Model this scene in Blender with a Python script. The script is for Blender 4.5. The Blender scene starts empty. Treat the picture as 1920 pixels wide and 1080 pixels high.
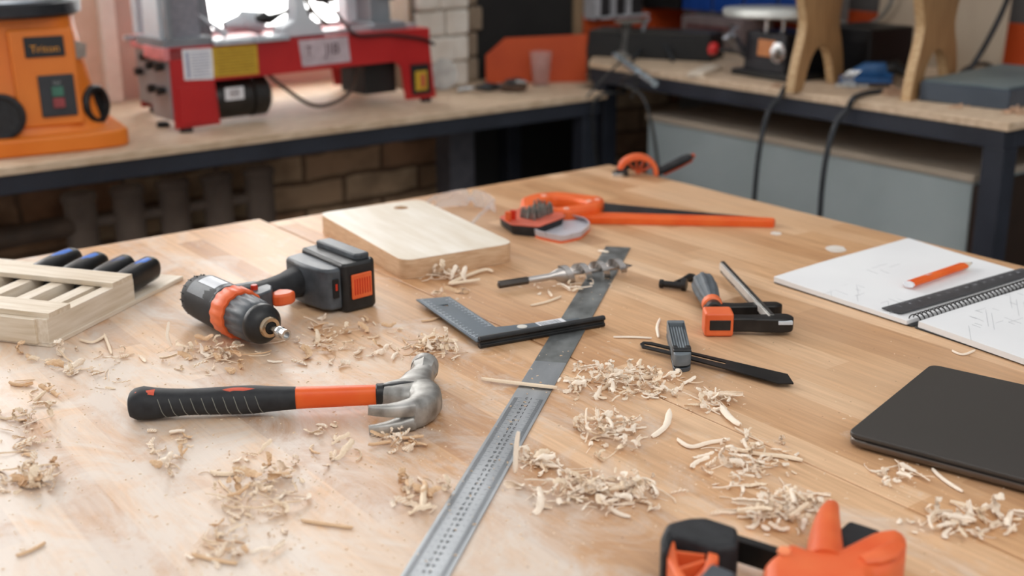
import bpy, math, random
from mathutils import Vector, Matrix
from math import sin, cos, pi, radians, atan2, hypot
random.seed(7)
S = bpy.context.scene
COL = S.collection
# ------------------------------------------------------------------ camera
TZ = .88            # bench top height in metres
CAMH = .52          # lens above the bench top
FPX = 2275.; PITCH = radians(17.63); ROLL = radians(-.42); HEAD = radians(53.5)
CAMP = Vector((0, 0, TZ + CAMH))
_h = Vector((cos(HEAD), sin(HEAD), 0)); _r = Vector((sin(HEAD), -cos(HEAD), 0)); _z = Vector((0, 0, 1))
_fw = _h*cos(PITCH) - _z*sin(PITCH); _up = _h*sin(PITCH) + _z*cos(PITCH)
RT = _r*cos(ROLL) + _up*sin(ROLL); UP = -_r*sin(ROLL) + _up*cos(ROLL)
cd = bpy.data.cameras.new('camera'); cam = bpy.data.objects.new('camera', cd); COL.objects.link(cam)
cd.sensor_width = 36; cd.lens = 36*FPX/1920; cd.clip_start = .01
m = Matrix((RT, UP, -_fw)).transposed().to_4x4(); m.translation = CAMP; cam.matrix_world = m
cd.dof.use_dof = True; cd.dof.focus_distance = 1.36; cd.dof.aperture_fstop = 3.7
S.camera = cam
# ------------------------------------------------------------------ light
w = bpy.data.worlds.new('world'); S.world = w; w.use_nodes = True
bg = w.node_tree.nodes['Background']; bg.inputs[0].default_value = (.94, .96, 1, 1); bg.inputs[1].default_value = .66
def area(name, loc, target, sx, sy, power, col):
    l = bpy.data.lights.new(name, 'AREA'); l.shape = 'RECTANGLE'; l.size = sx; l.size_y = sy; l.energy = power; l.color = col
    o = bpy.data.objects.new(name, l); COL.objects.link(o); o.location = loc
    o.rotation_euler = (Vector(target)-Vector(loc)).to_track_quat('-Z', 'Y').to_euler()
    return o
area('window_daylight', (.5, 4.0, 1.65), (.5, 0, 1.65), 4.6, 3.2, 250, (1, .985, .96))      # sky outside the big window
area('overhead_fill', (.2, -.6, 3.1), (.9, 1.4, .8), 2.4, 1.6, 26, (1, .97, .93))       # broad soft fill from above and behind the camera
S.view_settings.view_transform = 'Standard'; S.view_settings.look = 'None'
S.view_settings.exposure = 0.16; S.view_settings.gamma = 1; S.view_settings.use_curve_mapping = False
# ------------------------------------------------------------------ helpers
def at(x, y, z=TZ):
    """pixel of the photograph -> point on the horizontal plane z"""
    d = RT*(x-960) + UP*(540-y) + _fw*FPX
    return CAMP + d*((z-CAMP.z)/d.z)
def aty(x, y, Y):
    d = RT*(x-960) + UP*(540-y) + _fw*FPX
    return CAMP + d*((Y-CAMP.y)/d.y)
def atx(x, y, X):
    d = RT*(x-960) + UP*(540-y) + _fw*FPX
    return CAMP + d*((X-CAMP.x)/d.x)
def lin(h):
    h = h.lstrip('#'); v = [int(h[i:i+2], 16)/255 for i in (0, 2, 4)]
    return tuple((c/12.92 if c <= .04045 else ((c+.055)/1.055)**2.4) for c in v) + (1,)
MATS = {}
def mat(name, col, rough=.5, metal=0, var=.12, scale=30, bump=.0, stretch=(1, 1, 1), col2=None, spec=.5, trans=0, rvar=.1, alpha=1, coat=0, ior=1.45):
    if name in MATS: return MATS[name]
    M = bpy.data.materials.new(name); M.use_nodes = True; nt = M.node_tree; N = nt.nodes; L = nt.links
    p = N['Principled BSDF']; c = lin(col) if isinstance(col, str) else col
    tc = N.new('ShaderNodeTexCoord'); mp = N.new('ShaderNodeMapping'); mp.inputs['Scale'].default_value = stretch
    L.new(tc.outputs['Object'], mp.inputs[0])
    no = N.new('ShaderNodeTexNoise'); no.inputs['Scale'].default_value = scale; no.inputs['Detail'].default_value = 5
    L.new(mp.outputs[0], no.inputs['Vector'])
    mx = N.new('ShaderNodeMix'); mx.data_type = 'RGBA'
    c2 = lin(col2) if col2 else tuple(min(1, v*(1+var*2)) for v in c[:3]) + (1,)
    c1 = c if col2 else tuple(v*(1-var*1.5) for v in c[:3]) + (1,)
    cr = N.new('ShaderNodeMapRange'); cr.inputs[1].default_value = .3; cr.inputs[2].default_value = .7
    L.new(no.outputs[0], cr.inputs[0]); L.new(cr.outputs[0], mx.inputs[0])
    mx.inputs[6].default_value = c1; mx.inputs[7].default_value = c2
    L.new(mx.outputs[2], p.inputs['Base Color'])
    mr = N.new('ShaderNodeMapRange'); mr.inputs[3].default_value = max(0.02, rough-rvar); mr.inputs[4].default_value = min(1, rough+rvar)
    L.new(no.outputs[0], mr.inputs[0]); L.new(mr.outputs[0], p.inputs['Roughness'])
    p.inputs['Metallic'].default_value = metal; p.inputs['Specular IOR Level'].default_value = spec
    p.inputs['Transmission Weight'].default_value = trans; p.inputs['Alpha'].default_value = alpha; p.inputs['Coat Weight'].default_value = coat
    p.inputs['IOR'].default_value = ior
    if bump:
        b = N.new('ShaderNodeBump'); b.inputs['Strength'].default_value = bump; b.inputs['Distance'].default_value = .002
        L.new(no.outputs[0], b.inputs['Height']); L.new(b.outputs[0], p.inputs['Normal'])
    MATS[name] = M; return M
class MB:
    def __init__(s): s.v = []; s.f = []
    def add(s, vs, fs, M=None):
        n = len(s.v); s.v += [tuple(M @ Vector(v)) if M else tuple(v) for v in vs]; s.f += [tuple(i+n for i in f) for f in fs]; return s
    def box(s, c, d, rz=0, M=None, top=(1, 1), rot=None):
        x, y, z = d[0]/2, d[1]/2, d[2]/2; tx, ty = top
        vs = [(-x, -y, -z), (x, -y, -z), (x, y, -z), (-x, y, -z), (-x*tx, -y*ty, z), (x*tx, -y*ty, z), (x*tx, y*ty, z), (-x*tx, y*ty, z)]
        T = Matrix.Translation(c) @ (rot.to_4x4() if rot else Matrix.Rotation(rz, 4, 'Z'))
        if M: T = M @ T
        return s.add(vs, [(3, 2, 1, 0), (4, 5, 6, 7), (0, 1, 5, 4), (1, 2, 6, 5), (2, 3, 7, 6), (3, 0, 4, 7)], T)
    def loft(s, rings, cap=True, M=None, closed=False):
        n = len(rings[0]); vs = [p for r in rings for p in r]; fs = []
        k = len(rings)
        for i in range(k if closed else k-1):
            a = i*n; b = ((i+1) % k)*n
            for j in range(n): fs.append((a+j, a+(j+1) % n, b+(j+1) % n, b+j))
        if cap and not closed: fs.append(tuple(range(n-1, -1, -1))); fs.append(tuple((k-1)*n+j for j in range(n)))
        return s.add(vs, fs, M)
    def rings(s, path, radii, seg=16, ry=None, up=(0, 0, 1), sq=2.0, M=None, closed=False, cap=True):
        """tube along path; radii across, ry along the 'up' side; sq>2 squares the section"""
        P = [Vector(p) for p in path]; n = len(P); R = []
        if not hasattr(radii, '__len__'): radii = [radii]*n
        if ry is None: ry = radii
        elif not hasattr(ry, '__len__'): ry = [ry]*n
        for i, p in enumerate(P):
            if closed: t = P[(i+1) % n]-P[i-1]
            else: t = P[min(i+1, n-1)]-P[max(i-1, 0)]
            if t.length < 1e-9: t = Vector((1, 0, 0))
            t.normalize(); u = Vector(up); a = t.cross(u)
            if a.length < 1e-4: a = t.cross(Vector((1, 0, 0)) if abs(t.x) < .9 else Vector((0, 1, 0)))
            a.normalize(); b = a.cross(t)
            r = []
            for k in range(seg):
                th = 2*pi*k/seg; cc, ss = cos(th), sin(th)
                e = 2/sq; cx = math.copysign(abs(cc)**e, cc); sx = math.copysign(abs(ss)**e, ss)
                r.append(p + a*cx*radii[i] + b*sx*ry[i])
            R.append(r)
        return s.loft(R, cap, M, closed)
    def cyl(s, p0, p1, r0, r1=None, seg=24, M=None):
        r1 = r0 if r1 is None else r1
        return s.rings([p0, p1], [r0, r1], seg, M=M)
    def rev(s, prof, o=(0, 0, 0), ax=(0, 0, 1), seg=32, M=None):
        """prof: (radius, height) along axis ax from o"""
        ax = Vector(ax).normalized(); u = ax.orthogonal().normalized(); v = ax.cross(u); R = []
        for r, h in prof:
            r = max(r, 1e-5); R.append([Vector(o)+ax*h+u*cos(2*pi*k/seg)*r+v*sin(2*pi*k/seg)*r for k in range(seg)])
        return s.loft(R, True, M)
    def prism(s, poly, z0, z1, M=None):
        a = sum(poly[i][0]*poly[(i+1) % len(poly)][1]-poly[(i+1) % len(poly)][0]*poly[i][1] for i in range(len(poly)))
        if a < 0: poly = poly[::-1]
        n = len(poly); vs = [(p[0], p[1], z0) for p in poly]+[(p[0], p[1], z1) for p in poly]
        fs = [tuple(range(n-1, -1, -1)), tuple(range(n, 2*n))]+[(i, (i+1) % n, n+(i+1) % n, n+i) for i in range(n)]
        return s.add(vs, fs, M)
    def build(s, name, material, parent=None, bevel=0, smooth=30, seg=2, loc=None):
        me = bpy.data.meshes.new(name); me.from_pydata(s.v, [], s.f); me.update(); me.validate()
        return finish(me, name, material, parent, bevel, smooth, seg, loc)
def finish(me, name, material, parent=None, bevel=0, smooth=30, seg=2, loc=None):
    me.materials.clear(); me.materials.append(material)
    o = bpy.data.objects.new(name, me); COL.objects.link(o)
    if parent: o.parent = parent
    if loc: o.location = loc
    if smooth:
        me.polygons.foreach_set('use_smooth', [True]*len(me.polygons)); me.set_sharp_from_angle(angle=radians(smooth))
    if bevel:
        b = o.modifiers.new('bevel', 'BEVEL'); b.width = bevel; b.segments = seg; b.limit_method = 'ANGLE'; b.angle_limit = radians(35); b.harden_normals = True
    return o
def curve2d(loops, z0, z1, bev=0, res=3):
    """filled outline with holes, extruded z0..z1, edges rounded by bev -> mesh"""
    cu = bpy.data.curves.new('tmp', 'CURVE'); cu.dimensions = '2D'; cu.fill_mode = 'BOTH'
    for L in loops:
        sp = cu.splines.new('POLY'); sp.points.add(len(L)-1)
        for i, p in enumerate(L): sp.points[i].co = (p[0], p[1], 0, 1)
        sp.use_cyclic_u = True
    cu.extrude = max((z1-z0)/2-bev, 1e-5); cu.bevel_depth = bev; cu.bevel_resolution = res; cu.offset = -bev
    o = bpy.data.objects.new('tmp', cu); COL.objects.link(o)
    me = bpy.data.meshes.new_from_object(o); bpy.data.objects.remove(o); bpy.data.curves.remove(cu)
    for v in me.vertices: v.co.z += (z0+z1)/2
    return me
def shape(loops, z0, z1, name, material, parent=None, bev=0, smooth=40, loc=None):
    me = curve2d(loops, z0, z1, bev); return finish(me, name, material, parent, 0, smooth, loc=loc)
_tc = {}
def textmesh(t, size):
    if (t, size) in _tc: return _tc[t, size]
    cu = bpy.data.curves.new('tmp', 'FONT'); cu.body = t; cu.size = size; cu.align_x = 'CENTER'; cu.align_y = 'CENTER'; cu.resolution_u = 2
    o = bpy.data.objects.new('tmp', cu); COL.objects.link(o); me = bpy.data.meshes.new_from_object(o)
    r = ([tuple(v.co) for v in me.vertices], [tuple(p.vertices) for p in me.polygons])
    bpy.data.objects.remove(o); bpy.data.curves.remove(cu); bpy.data.meshes.remove(me); _tc[t, size] = r; return r
def thing(name, label, cat, loc, rz=0, group=None, rot=None):
    o = bpy.data.objects.new(name, None); COL.objects.link(o); o.location = loc; o.empty_display_size = .05
    o.rotation_euler = rot if rot else (0, 0, rz)
    o['label'] = label; o['category'] = cat
    if group: o['group'] = group
    return o
def tag(o, label, cat, group=None, kind=None):
    o['label'] = label; o['category'] = cat
    if group: o['group'] = group
    if kind: o['kind'] = kind
    return o
def struct(o): o['kind'] = 'structure'; return o
def copy_tree(root):
    r = root.copy(); COL.objects.link(r)
    for ch in list(root.children):
        c = ch.copy(); COL.objects.link(c); c.parent = r
        for g in list(ch.children):
            d = g.copy(); COL.objects.link(d); d.parent = c
    return r
def frame(p, q, z=TZ):
    """origin at pixel p, x axis towards pixel q, both on plane z -> (loc, angle)"""
    a = at(*p, z); b = at(*q, z); return a, atan2(b.y-a.y, b.x-a.x)
def loc_of(o, pts, z):
    """pixels traced on the plane z -> xy in the thing's own axes"""
    a = o.rotation_euler.z; out = []
    for p in pts:
        q = at(p[0], p[1], z)-o.location; out.append((q.x*cos(a)+q.y*sin(a), -q.x*sin(a)+q.y*cos(a)))
    return out
def rnd(poly, r, n=4):
    """round the corners of a polygon"""
    out = []; N = len(poly)
    for i in range(N):
        P = Vector(poly[i][:2]); A = Vector(poly[i-1][:2]); B = Vector(poly[(i+1) % N][:2])
        rr = r[i] if hasattr(r, '__len__') else r
        u = (A-P); v = (B-P); d = min(rr, u.length*.45, v.length*.45); a = P+u.normalized()*d; b = P+v.normalized()*d
        if d < 1e-6: out.append(tuple(P)); continue
        for k in range(n+1):
            t = k/n; q = a*(1-t)**2+P*2*t*(1-t)+b*t*t; out.append((q.x, q.y))
    return out
def spline(pts, n=8):
    P = [Vector(p) for p in pts]; out = []
    for i in range(len(P)-1):
        a = P[max(i-1, 0)]; b = P[i]; c = P[i+1]; d = P[min(i+2, len(P)-1)]
        for k in range(n):
            t = k/n; out.append(.5*((2*b)+(c-a)*t+(2*a-5*b+4*c-d)*t*t+(3*b-a-3*c+d)*t**3))
    out.append(P[-1]); return out
def rect(x0, y0, x1, y1): return [(x0, y0), (x1, y0), (x1, y1), (x0, y1)]
# ------------------------------------------------------------------ materials
def wood_top():
    M = bpy.data.materials.new('butcher_block'); M.use_nodes = True; nt = M.node_tree; N = nt.nodes; L = nt.links; p = N['Principled BSDF']
    tc = N.new('ShaderNodeTexCoord')
    sw = N.new('ShaderNodeMapping'); sw.inputs['Rotation'].default_value = (0, 0, pi/2); L.new(tc.outputs['Object'], sw.inputs[0])
    br = N.new('ShaderNodeTexBrick'); br.inputs['Scale'].default_value = 1; br.inputs['Brick Width'].default_value = .42; br.inputs['Row Height'].default_value = .043
    br.inputs['Mortar Size'].default_value = .0004; br.inputs['Mortar Smooth'].default_value = .6; br.offset = .37; br.offset_frequency = 2; br.squash = 1.3; br.squash_frequency = 3
    br.inputs['Color1'].default_value = (0, 0, 0, 1); br.inputs['Color2'].default_value = (1, 1, 1, 1); br.inputs['Mortar'].default_value = (.4, .4, .4, 1)
    L.new(sw.outputs[0], br.inputs[0])
    g = N.new('ShaderNodeMapping'); g.inputs['Scale'].default_value = (60, 3.0, 60); L.new(tc.outputs['Object'], g.inputs[0])
    gn = N.new('ShaderNodeTexNoise'); gn.inputs['Scale'].default_value = 3; gn.inputs['Detail'].default_value = 6; gn.inputs['Roughness'].default_value = .65; gn.inputs['Distortion'].default_value = .3
    L.new(g.outputs[0], gn.inputs[0])
    r1 = N.new('ShaderNodeValToRGB'); e = r1.color_ramp.elements
    e[0].position = 0; e[0].color = lin('#b9895e'); e[1].position = 1; e[1].color = lin('#e3be98')
    k = e.new(.5); k.color = lin('#d3a77c'); L.new(br.outputs[0], r1.inputs[0])
    mx = N.new('ShaderNodeMix'); mx.data_type = 'RGBA'; mx.blend_type = 'MULTIPLY'; mx.inputs[0].default_value = .8
    r2 = N.new('ShaderNodeValToRGB'); e = r2.color_ramp.elements; e[0].position = .3; e[0].color = (.68, .6, .52, 1); e[1].position = .68; e[1].color = (1.06, 1.04, 1.02, 1)
    L.new(gn.outputs[0], r2.inputs[0]); L.new(r1.outputs[0], mx.inputs[6]); L.new(r2.outputs[0], mx.inputs[7])
    # broad tone of worn and oiled areas
    bn = N.new('ShaderNodeTexNoise'); bn.inputs['Scale'].default_value = 3.2; bn.inputs['Detail'].default_value = 3; L.new(tc.outputs['Object'], bn.inputs[0])
    rb = N.new('ShaderNodeMapRange'); rb.inputs[1].default_value = .42; rb.inputs[2].default_value = .72; rb.inputs[3].default_value = 0; rb.inputs[4].default_value = .35; L.new(bn.outputs[0], rb.inputs[0])
    m2 = N.new('ShaderNodeMix'); m2.data_type = 'RGBA'; L.new(rb.outputs[0], m2.inputs[0]); L.new(mx.outputs[2], m2.inputs[6]); m2.inputs[7].default_value = lin('#ddc3a6')
    # dusty, paint-smeared area of the bench: lies to the left (small x) where the sanding is done
    sx = N.new('ShaderNodeSeparateXYZ'); L.new(tc.outputs['Object'], sx.inputs[0])
    mr = N.new('ShaderNodeMapRange'); mr.inputs[1].default_value = 1.15; mr.inputs[2].default_value = .25; mr.inputs[3].default_value = -.12; mr.inputs[4].default_value = .27; L.new(sx.outputs[0], mr.inputs[0])
    dn = N.new('ShaderNodeTexNoise'); dn.inputs['Scale'].default_value = 9; dn.inputs['Detail'].default_value = 8; dn.inputs['Roughness'].default_value = .74; dn.inputs['Distortion'].default_value = .8
    dm = N.new('ShaderNodeMapping'); dm.inputs['Scale'].default_value = (1.3, .8, 1); L.new(tc.outputs['Object'], dm.inputs[0]); L.new(dm.outputs[0], dn.inputs[0])
    ad = N.new('ShaderNodeMath'); ad.operation = 'ADD'; L.new(dn.outputs[0], ad.inputs[0]); L.new(mr.outputs[0], ad.inputs[1])
    dr = N.new('ShaderNodeMapRange'); dr.inputs[1].default_value = .54; dr.inputs[2].default_value = .78; dr.inputs[3].default_value = 0; dr.inputs[4].default_value = .78; L.new(ad.outputs[0], dr.inputs[0])
    m3 = N.new('ShaderNodeMix'); m3.data_type = 'RGBA'; L.new(dr.outputs[0], m3.inputs[0]); L.new(m2.outputs[2], m3.inputs[6]); m3.inputs[7].default_value = lin('#d8cec3')
    # small dark specks and dents
    vo = N.new('ShaderNodeTexVoronoi'); vo.inputs['Scale'].default_value = 46; L.new(tc.outputs['Object'], vo.inputs[0])
    vr = N.new('ShaderNodeMapRange'); vr.inputs[1].default_value = .035; vr.inputs[2].default_value = .06; vr.inputs[3].default_value = .55; vr.inputs[4].default_value = 0; L.new(vo.outputs[0], vr.inputs[0])
    m4 = N.new('ShaderNodeMix'); m4.data_type = 'RGBA'; L.new(vr.outputs[0], m4.inputs[0]); L.new(m3.outputs[2], m4.inputs[6]); m4.inputs[7].default_value = lin('#5a3d28')
    L.new(m4.outputs[2], p.inputs['Base Color'])
    rr = N.new('ShaderNodeMapRange'); rr.inputs[3].default_value = .3; rr.inputs[4].default_value = .56; L.new(gn.outputs[0], rr.inputs[0]); L.new(rr.outputs[0], p.inputs['Roughness'])
    b = N.new('ShaderNodeBump'); b.inputs['Strength'].default_value = .18; b.inputs['Distance'].default_value = .0015
    L.new(gn.outputs[0], b.inputs['Height']); L.new(b.outputs[0], p.inputs['Normal'])
    return M
def brick_mat(name, c1, c2, mort, bw=.25, rh=.077, bump=.6, dirt='#3a2a1e', dirtamt=.5):
    M = bpy.data.materials.new(name); M.use_nodes = True; nt = M.node_tree; N = nt.nodes; L = nt.links; p = N['Principled BSDF']
    tc = N.new('ShaderNodeTexCoord'); mp = N.new('ShaderNodeMapping'); mp.inputs['Rotation'].default_value = (pi/2, 0, 0); L.new(tc.outputs['Object'], mp.inputs[0])
    n0 = N.new('ShaderNodeTexNoise'); n0.inputs['Scale'].default_value = 9; n0.inputs['Detail'].default_value = 5; L.new(tc.outputs['Object'], n0.inputs[0])
    va = N.new('ShaderNodeMix'); va.data_type = 'VECTOR'; va.inputs[0].default_value = .03
    L.new(mp.outputs[0], va.inputs[4]); L.new(n0.outputs[1], va.inputs[5])
    br = N.new('ShaderNodeTexBrick'); br.inputs['Scale'].default_value = 1; br.inputs['Brick Width'].default_value = bw; br.inputs['Row Height'].default_value = rh; br.inputs['Mortar Size'].default_value = .007
    br.inputs['Color1'].default_value = lin(c1); br.inputs['Color2'].default_value = lin(c2); br.inputs['Mortar'].default_value = lin(mort); L.new(va.outputs[1], br.inputs[0])
    mr = N.new('ShaderNodeMapRange'); mr.inputs[1].default_value = .4; mr.inputs[2].default_value = .7; mr.inputs[4].default_value = dirtamt; L.new(n0.outputs[0], mr.inputs[0])
    mx = N.new('ShaderNodeMix'); mx.data_type = 'RGBA'; L.new(mr.outputs[0], mx.inputs[0]); L.new(br.outputs[0], mx.inputs[6]); mx.inputs[7].default_value = lin(dirt)
    L.new(mx.outputs[2], p.inputs['Base Color']); p.inputs['Roughness'].default_value = .85
    b = N.new('ShaderNodeBump'); b.inputs['Strength'].default_value = bump; b.inputs['Distance'].default_value = .01; b.invert = True
    L.new(br.outputs[1], b.inputs['Height']); L.new(b.outputs[0], p.inputs['Normal']); return M
WT = wood_top()
PINE = mat('pale_pine', '#cdbca4', .5, var=.1, scale=6, stretch=(2, 26, 26), bump=.05, col2='#e3d7c6')
PINEY = mat('pale_pine_across', '#c8b59a', .5, var=.1, scale=6, stretch=(26, 2, 26), bump=.05, col2='#e0d3c0')
BOARD = mat('whitened_board', '#dacdb8', .45, scale=5, stretch=(1.5, 9, 9), col2='#ebe3d6', bump=.03)
BOARDEND = mat('board_edge', '#c19a76', .5, scale=6, stretch=(8, 8, 60), col2='#d8b996')
PLY = mat('plywood_top', '#bda284', .6, scale=5, stretch=(5, 12, 12), col2='#dcc4a8', bump=.05)
PLYE = mat('plywood_edge', '#8d6c49', .6, scale=20, stretch=(1, 1, 14), col2='#b8946a')
PLYP = mat('pale_plywood', '#a69580', .6, scale=3, stretch=(3, 3, 1), col2='#b8a893')
OAK = mat('oiled_oak', '#8d6842', .5, scale=6, stretch=(30, 30, 2), col2='#b68f62', bump=.06)
OAKE = mat('oak_edge', '#b08d62', .5, scale=6, stretch=(10, 10, 30), col2='#cdaf86')
NAVY = mat('navy_steel', '#20232b', .5, scale=8, col2='#2d313b', bump=.05)
BLK = mat('black_plastic', '#151515', .42, scale=60, col2='#242424', bump=.03)
BLKR = mat('black_rubber', '#17181a', .62, scale=90, col2='#2a2b2d', bump=.12)
BLKM = mat('black_metal', '#191817', .38, .5, scale=30, col2='#34312f', bump=.04)
GRYP = mat('grey_plastic', '#3c4044', .42, scale=60, col2='#53585d', bump=.03)
ORG = mat('orange_plastic', '#d9582a', .42, scale=25, col2='#e6723f', bump=.02)
ORGS = mat('orange_saw', '#df5418', .42, scale=25, col2='#ea6a28')
ORGD = mat('dark_orange_paint', '#b5431a', .55, scale=8, col2='#c4501f')
ORGM = mat('amber_orange_casting', '#d9701a', .42, scale=6, col2='#e8832b', bump=.03)
RED = mat('red_enamel', '#a3181c', .38, scale=6, col2='#bb2624', bump=.03)
REDB = mat('red_button', '#c4331c', .4, scale=30)
STEEL = mat('polished_steel', '#a8a8a6', .25, 1, scale=50, col2='#d0d0cf')
STEELW = mat('worn_steel', '#7b7872', .45, .6, scale=55, col2='#bdbbb6', bump=.2)
STEELD = mat('dark_blade', '#3b3d40', .35, .8, scale=24, col2='#5d6164', bump=.04)
GOLD = mat('champagne_ring', '#b9a48a', .25, 1, scale=50)
LGREY = mat('light_grey_paint', '#b9bfc4', .45, scale=10, col2='#cfd4d8')
MGREY = mat('mid_grey_paint', '#6f7377', .5, scale=10, col2='#83878b')
WHITE = mat('white_label', '#d9d9dc', .5, scale=60, col2='#e8e8ea')
YEL = mat('yellow_label', '#b99224', .5, scale=60, col2='#caa432')
PAPER = mat('sketch_paper', '#dedede', .7, scale=4, col2='#e9e9e8')
GRAPH = mat('pencil_grey', '#8d8f92', .6, scale=50)
LAPT = mat('space_grey_aluminium', '#413d39', .5, .25, scale=3, col2='#46423e', rvar=.03)
LAPS = mat('space_grey_reflecting', '#6a625b', .36, .85, scale=3, col2='#756c64', rvar=.03)  # side lighter and browner than the lid, reflected light in its colour
BLUE = mat('blue_plastic', '#1d5cb5', .3, scale=30, col2='#2a74d4')
CLEAR = mat('clear_plastic', '#dfe3e8', .12, scale=10, col2='#f2f4f6', rvar=.02, alpha=.3)
FROST = mat('frosted_plastic', '#d9d7dd', .3, scale=20, trans=.35, col2='#e6e4ea', ior=1.3)
SHAV = []
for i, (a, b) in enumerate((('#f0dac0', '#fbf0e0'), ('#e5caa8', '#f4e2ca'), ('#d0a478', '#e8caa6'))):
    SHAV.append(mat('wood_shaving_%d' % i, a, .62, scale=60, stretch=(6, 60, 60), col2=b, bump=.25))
MASK = mat('dark_niche', '#1b1714', .8, scale=10)
# ================================================================== THE SETTING
def slab(name, x0, x1, y0, y1, z0, z1, m, parent=None, bevel=0):
    return MB().box(((x0+x1)/2, (y0+y1)/2, (z0+z1)/2), (x1-x0, y1-y0, z1-z0)).build(name, m, parent, bevel)
FLOORM = mat('concrete_floor', '#6a5a4c', .8, scale=3, col2='#7d6c5d', bump=.1)
struct(slab('floor', -2.5, 3.1, -2, 3.6, -.05, 0, FLOORM))
WPINK = mat('pinkish_plaster', '#b99a8d', .8, scale=3, col2='#c9ada2', bump=.1)
WDARK = mat('charcoal_board', '#1d1b1a', .75, scale=6, col2='#282624')
WRIGHT = mat('grey_plaster', '#5d5b58', .85, scale=3, col2='#6b6966', bump=.1)
BRICKD = brick_mat('dirty_brick', '#97694a', '#c9b08e', '#6e5640', dirt='#523a29', dirtamt=.7)
BRICKW = mat('whitewashed_brick', '#c9bfb2', .8, scale=14, col2='#ded8ce', bump=.5)
NY = 3.35                                   # plane of the window wall inside the niche
WZ0 = .975
wb = MB()
# window wall with a low window beside the pier and a higher one further left
wb.box(((-2.5+1.99)/2, NY+.06, (.80+WZ0)/2), (4.49, .12, WZ0-.80))
wb.box((.995, NY+.06, (WZ0+2.65)/2), (.39, .12, 2.65-WZ0))
wb.box((-.2, NY+.06, (WZ0+1.22)/2), (2.0, .12, 1.22-WZ0))
wb.box((-1.85, NY+.06, (WZ0+2.65)/2), (1.3, .12, 2.65-WZ0))
wb.box((-.255, NY+.06, 2.875), (4.49, .12, .45))
struct(wb.build('wall_back', WPINK))
struct(slab('wall_back_lower', -2.5, 3.0, 3.06, 3.2, 0, .80, BRICKD))
struct(slab('wall_back_right', 1.99, 3.12, 3.06, 3.42, .80, 2.12, mat('brown_grey_plaster', '#6d6053', .85, scale=5, col2='#8a7c6c', bump=.2)))
struct(slab('wall_right', 3.0, 3.12, -.2, 3.06, 0, 3.1, WRIGHT))
# rough whitewashed brick pier in front of the wall end
pr = random.Random(3); pm = MB(); z = .886; rw = 0
while z < 2.2:
    h = .071; x = 1.862; first_ = [.08, .13, .10][rw % 3]
    while x < 2.04:
        wd = first_ if x < 1.87 else 2.045-x
        if 2.045-x-wd < .03: wd = 2.045-x
        pm.box((x+wd/2, 3.012+pr.uniform(-.006, .006), z+h/2), (wd-.004+pr.uniform(0, .004), .105+pr.uniform(-.012, .012), h), rz=pr.uniform(-.03, .03)); x += wd
    z += .0745; rw += 1
pm.box((1.96, 3.02, 1.54), (.158, .088, 1.31))
struct(pm.build('trim_1', BRICKW, bevel=.009))
pm = MB(); z = .886
while z < 2.2:
    wd = .085+pr.uniform(-.02, .02); pm.box((2.04+wd/2, 3.045+pr.uniform(-.004, .004), z+.036), (wd, .05, .07), rz=pr.uniform(-.05, .05)); z += .0745
struct(pm.build('trim_5', mat('raw_brick_edge', '#7d6c5a', .85, scale=14, col2='#9a8975', bump=.5), bevel=.008))
struct(slab('trim_shade', 1.846, 1.857, 2.972, 3.07, .886, 2.2, mat('pier_shade_brown', '#6b5540', .7, scale=6, stretch=(10, 10, 1), col2='#86705a'), bevel=.002))  # thin brown board added to give the pier's side its shaded tone
# windows: sill, frame, mullions, panes
WFR = mat('window_frame_paint', '#d8d2cb', .45); GL = mat('window_glass', '#ffffff', .02, trans=1, ior=1.02, rvar=.0, var=0)
def window(name, x0, x1, z0, mull):
    win = struct(MB().box(((x0+x1)/2, NY+.03, z0+.01), (x1-x0, .1, .02)).build(name, WFR, bevel=.003))
    fr = MB().box(((x0+x1)/2, NY+.06, 2.62), (x1-x0, .06, .06))
    for x in [x0+.025]+mull+[x1-.025]: fr.box((x, NY+.06, (z0+2.62)/2), (.05, .06, 2.62-z0))
    fr.build('window_frame', WFR, win, .004)
    xs = [x0]+mull+[x1]
    for a, b in zip(xs, xs[1:]): MB().box(((a+b)/2, NY+.06, (z0+2.62)/2), (b-a-.05, .004, 2.6-z0)).build('window_pane', GL, win)
window('window_1', 1.19, 1.99, WZ0, []); window('window_unseen', -1.2, .80, 1.22, [-.2])  # second window is unseen, added to keep daylight on the bench
# pale vertical board beside the window
struct(slab('trim_2', 1.085, 1.128, 3.30, 3.345, .886, 2.6, mat('reveal_paint', '#d9cbbf', .5, col2='#e4d8cd'), bevel=.004))
struct(slab('trim_6', -1.2, 1.085, 3.325, 3.345, .886, 1.2, mat('peach_board', '#c9a892', .6, col2='#d3b5a1')))
struct(slab('trim_3', 2.13, 2.50, 3.045, 3.06, .886, 1.75, WDARK))
struct(slab('trim_4', 2.50, 2.80, 3.035, 3.06, .964, 1.75, mat('tan_ply_wall', '#8c7256', .6, col2='#9a8063')))
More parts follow.
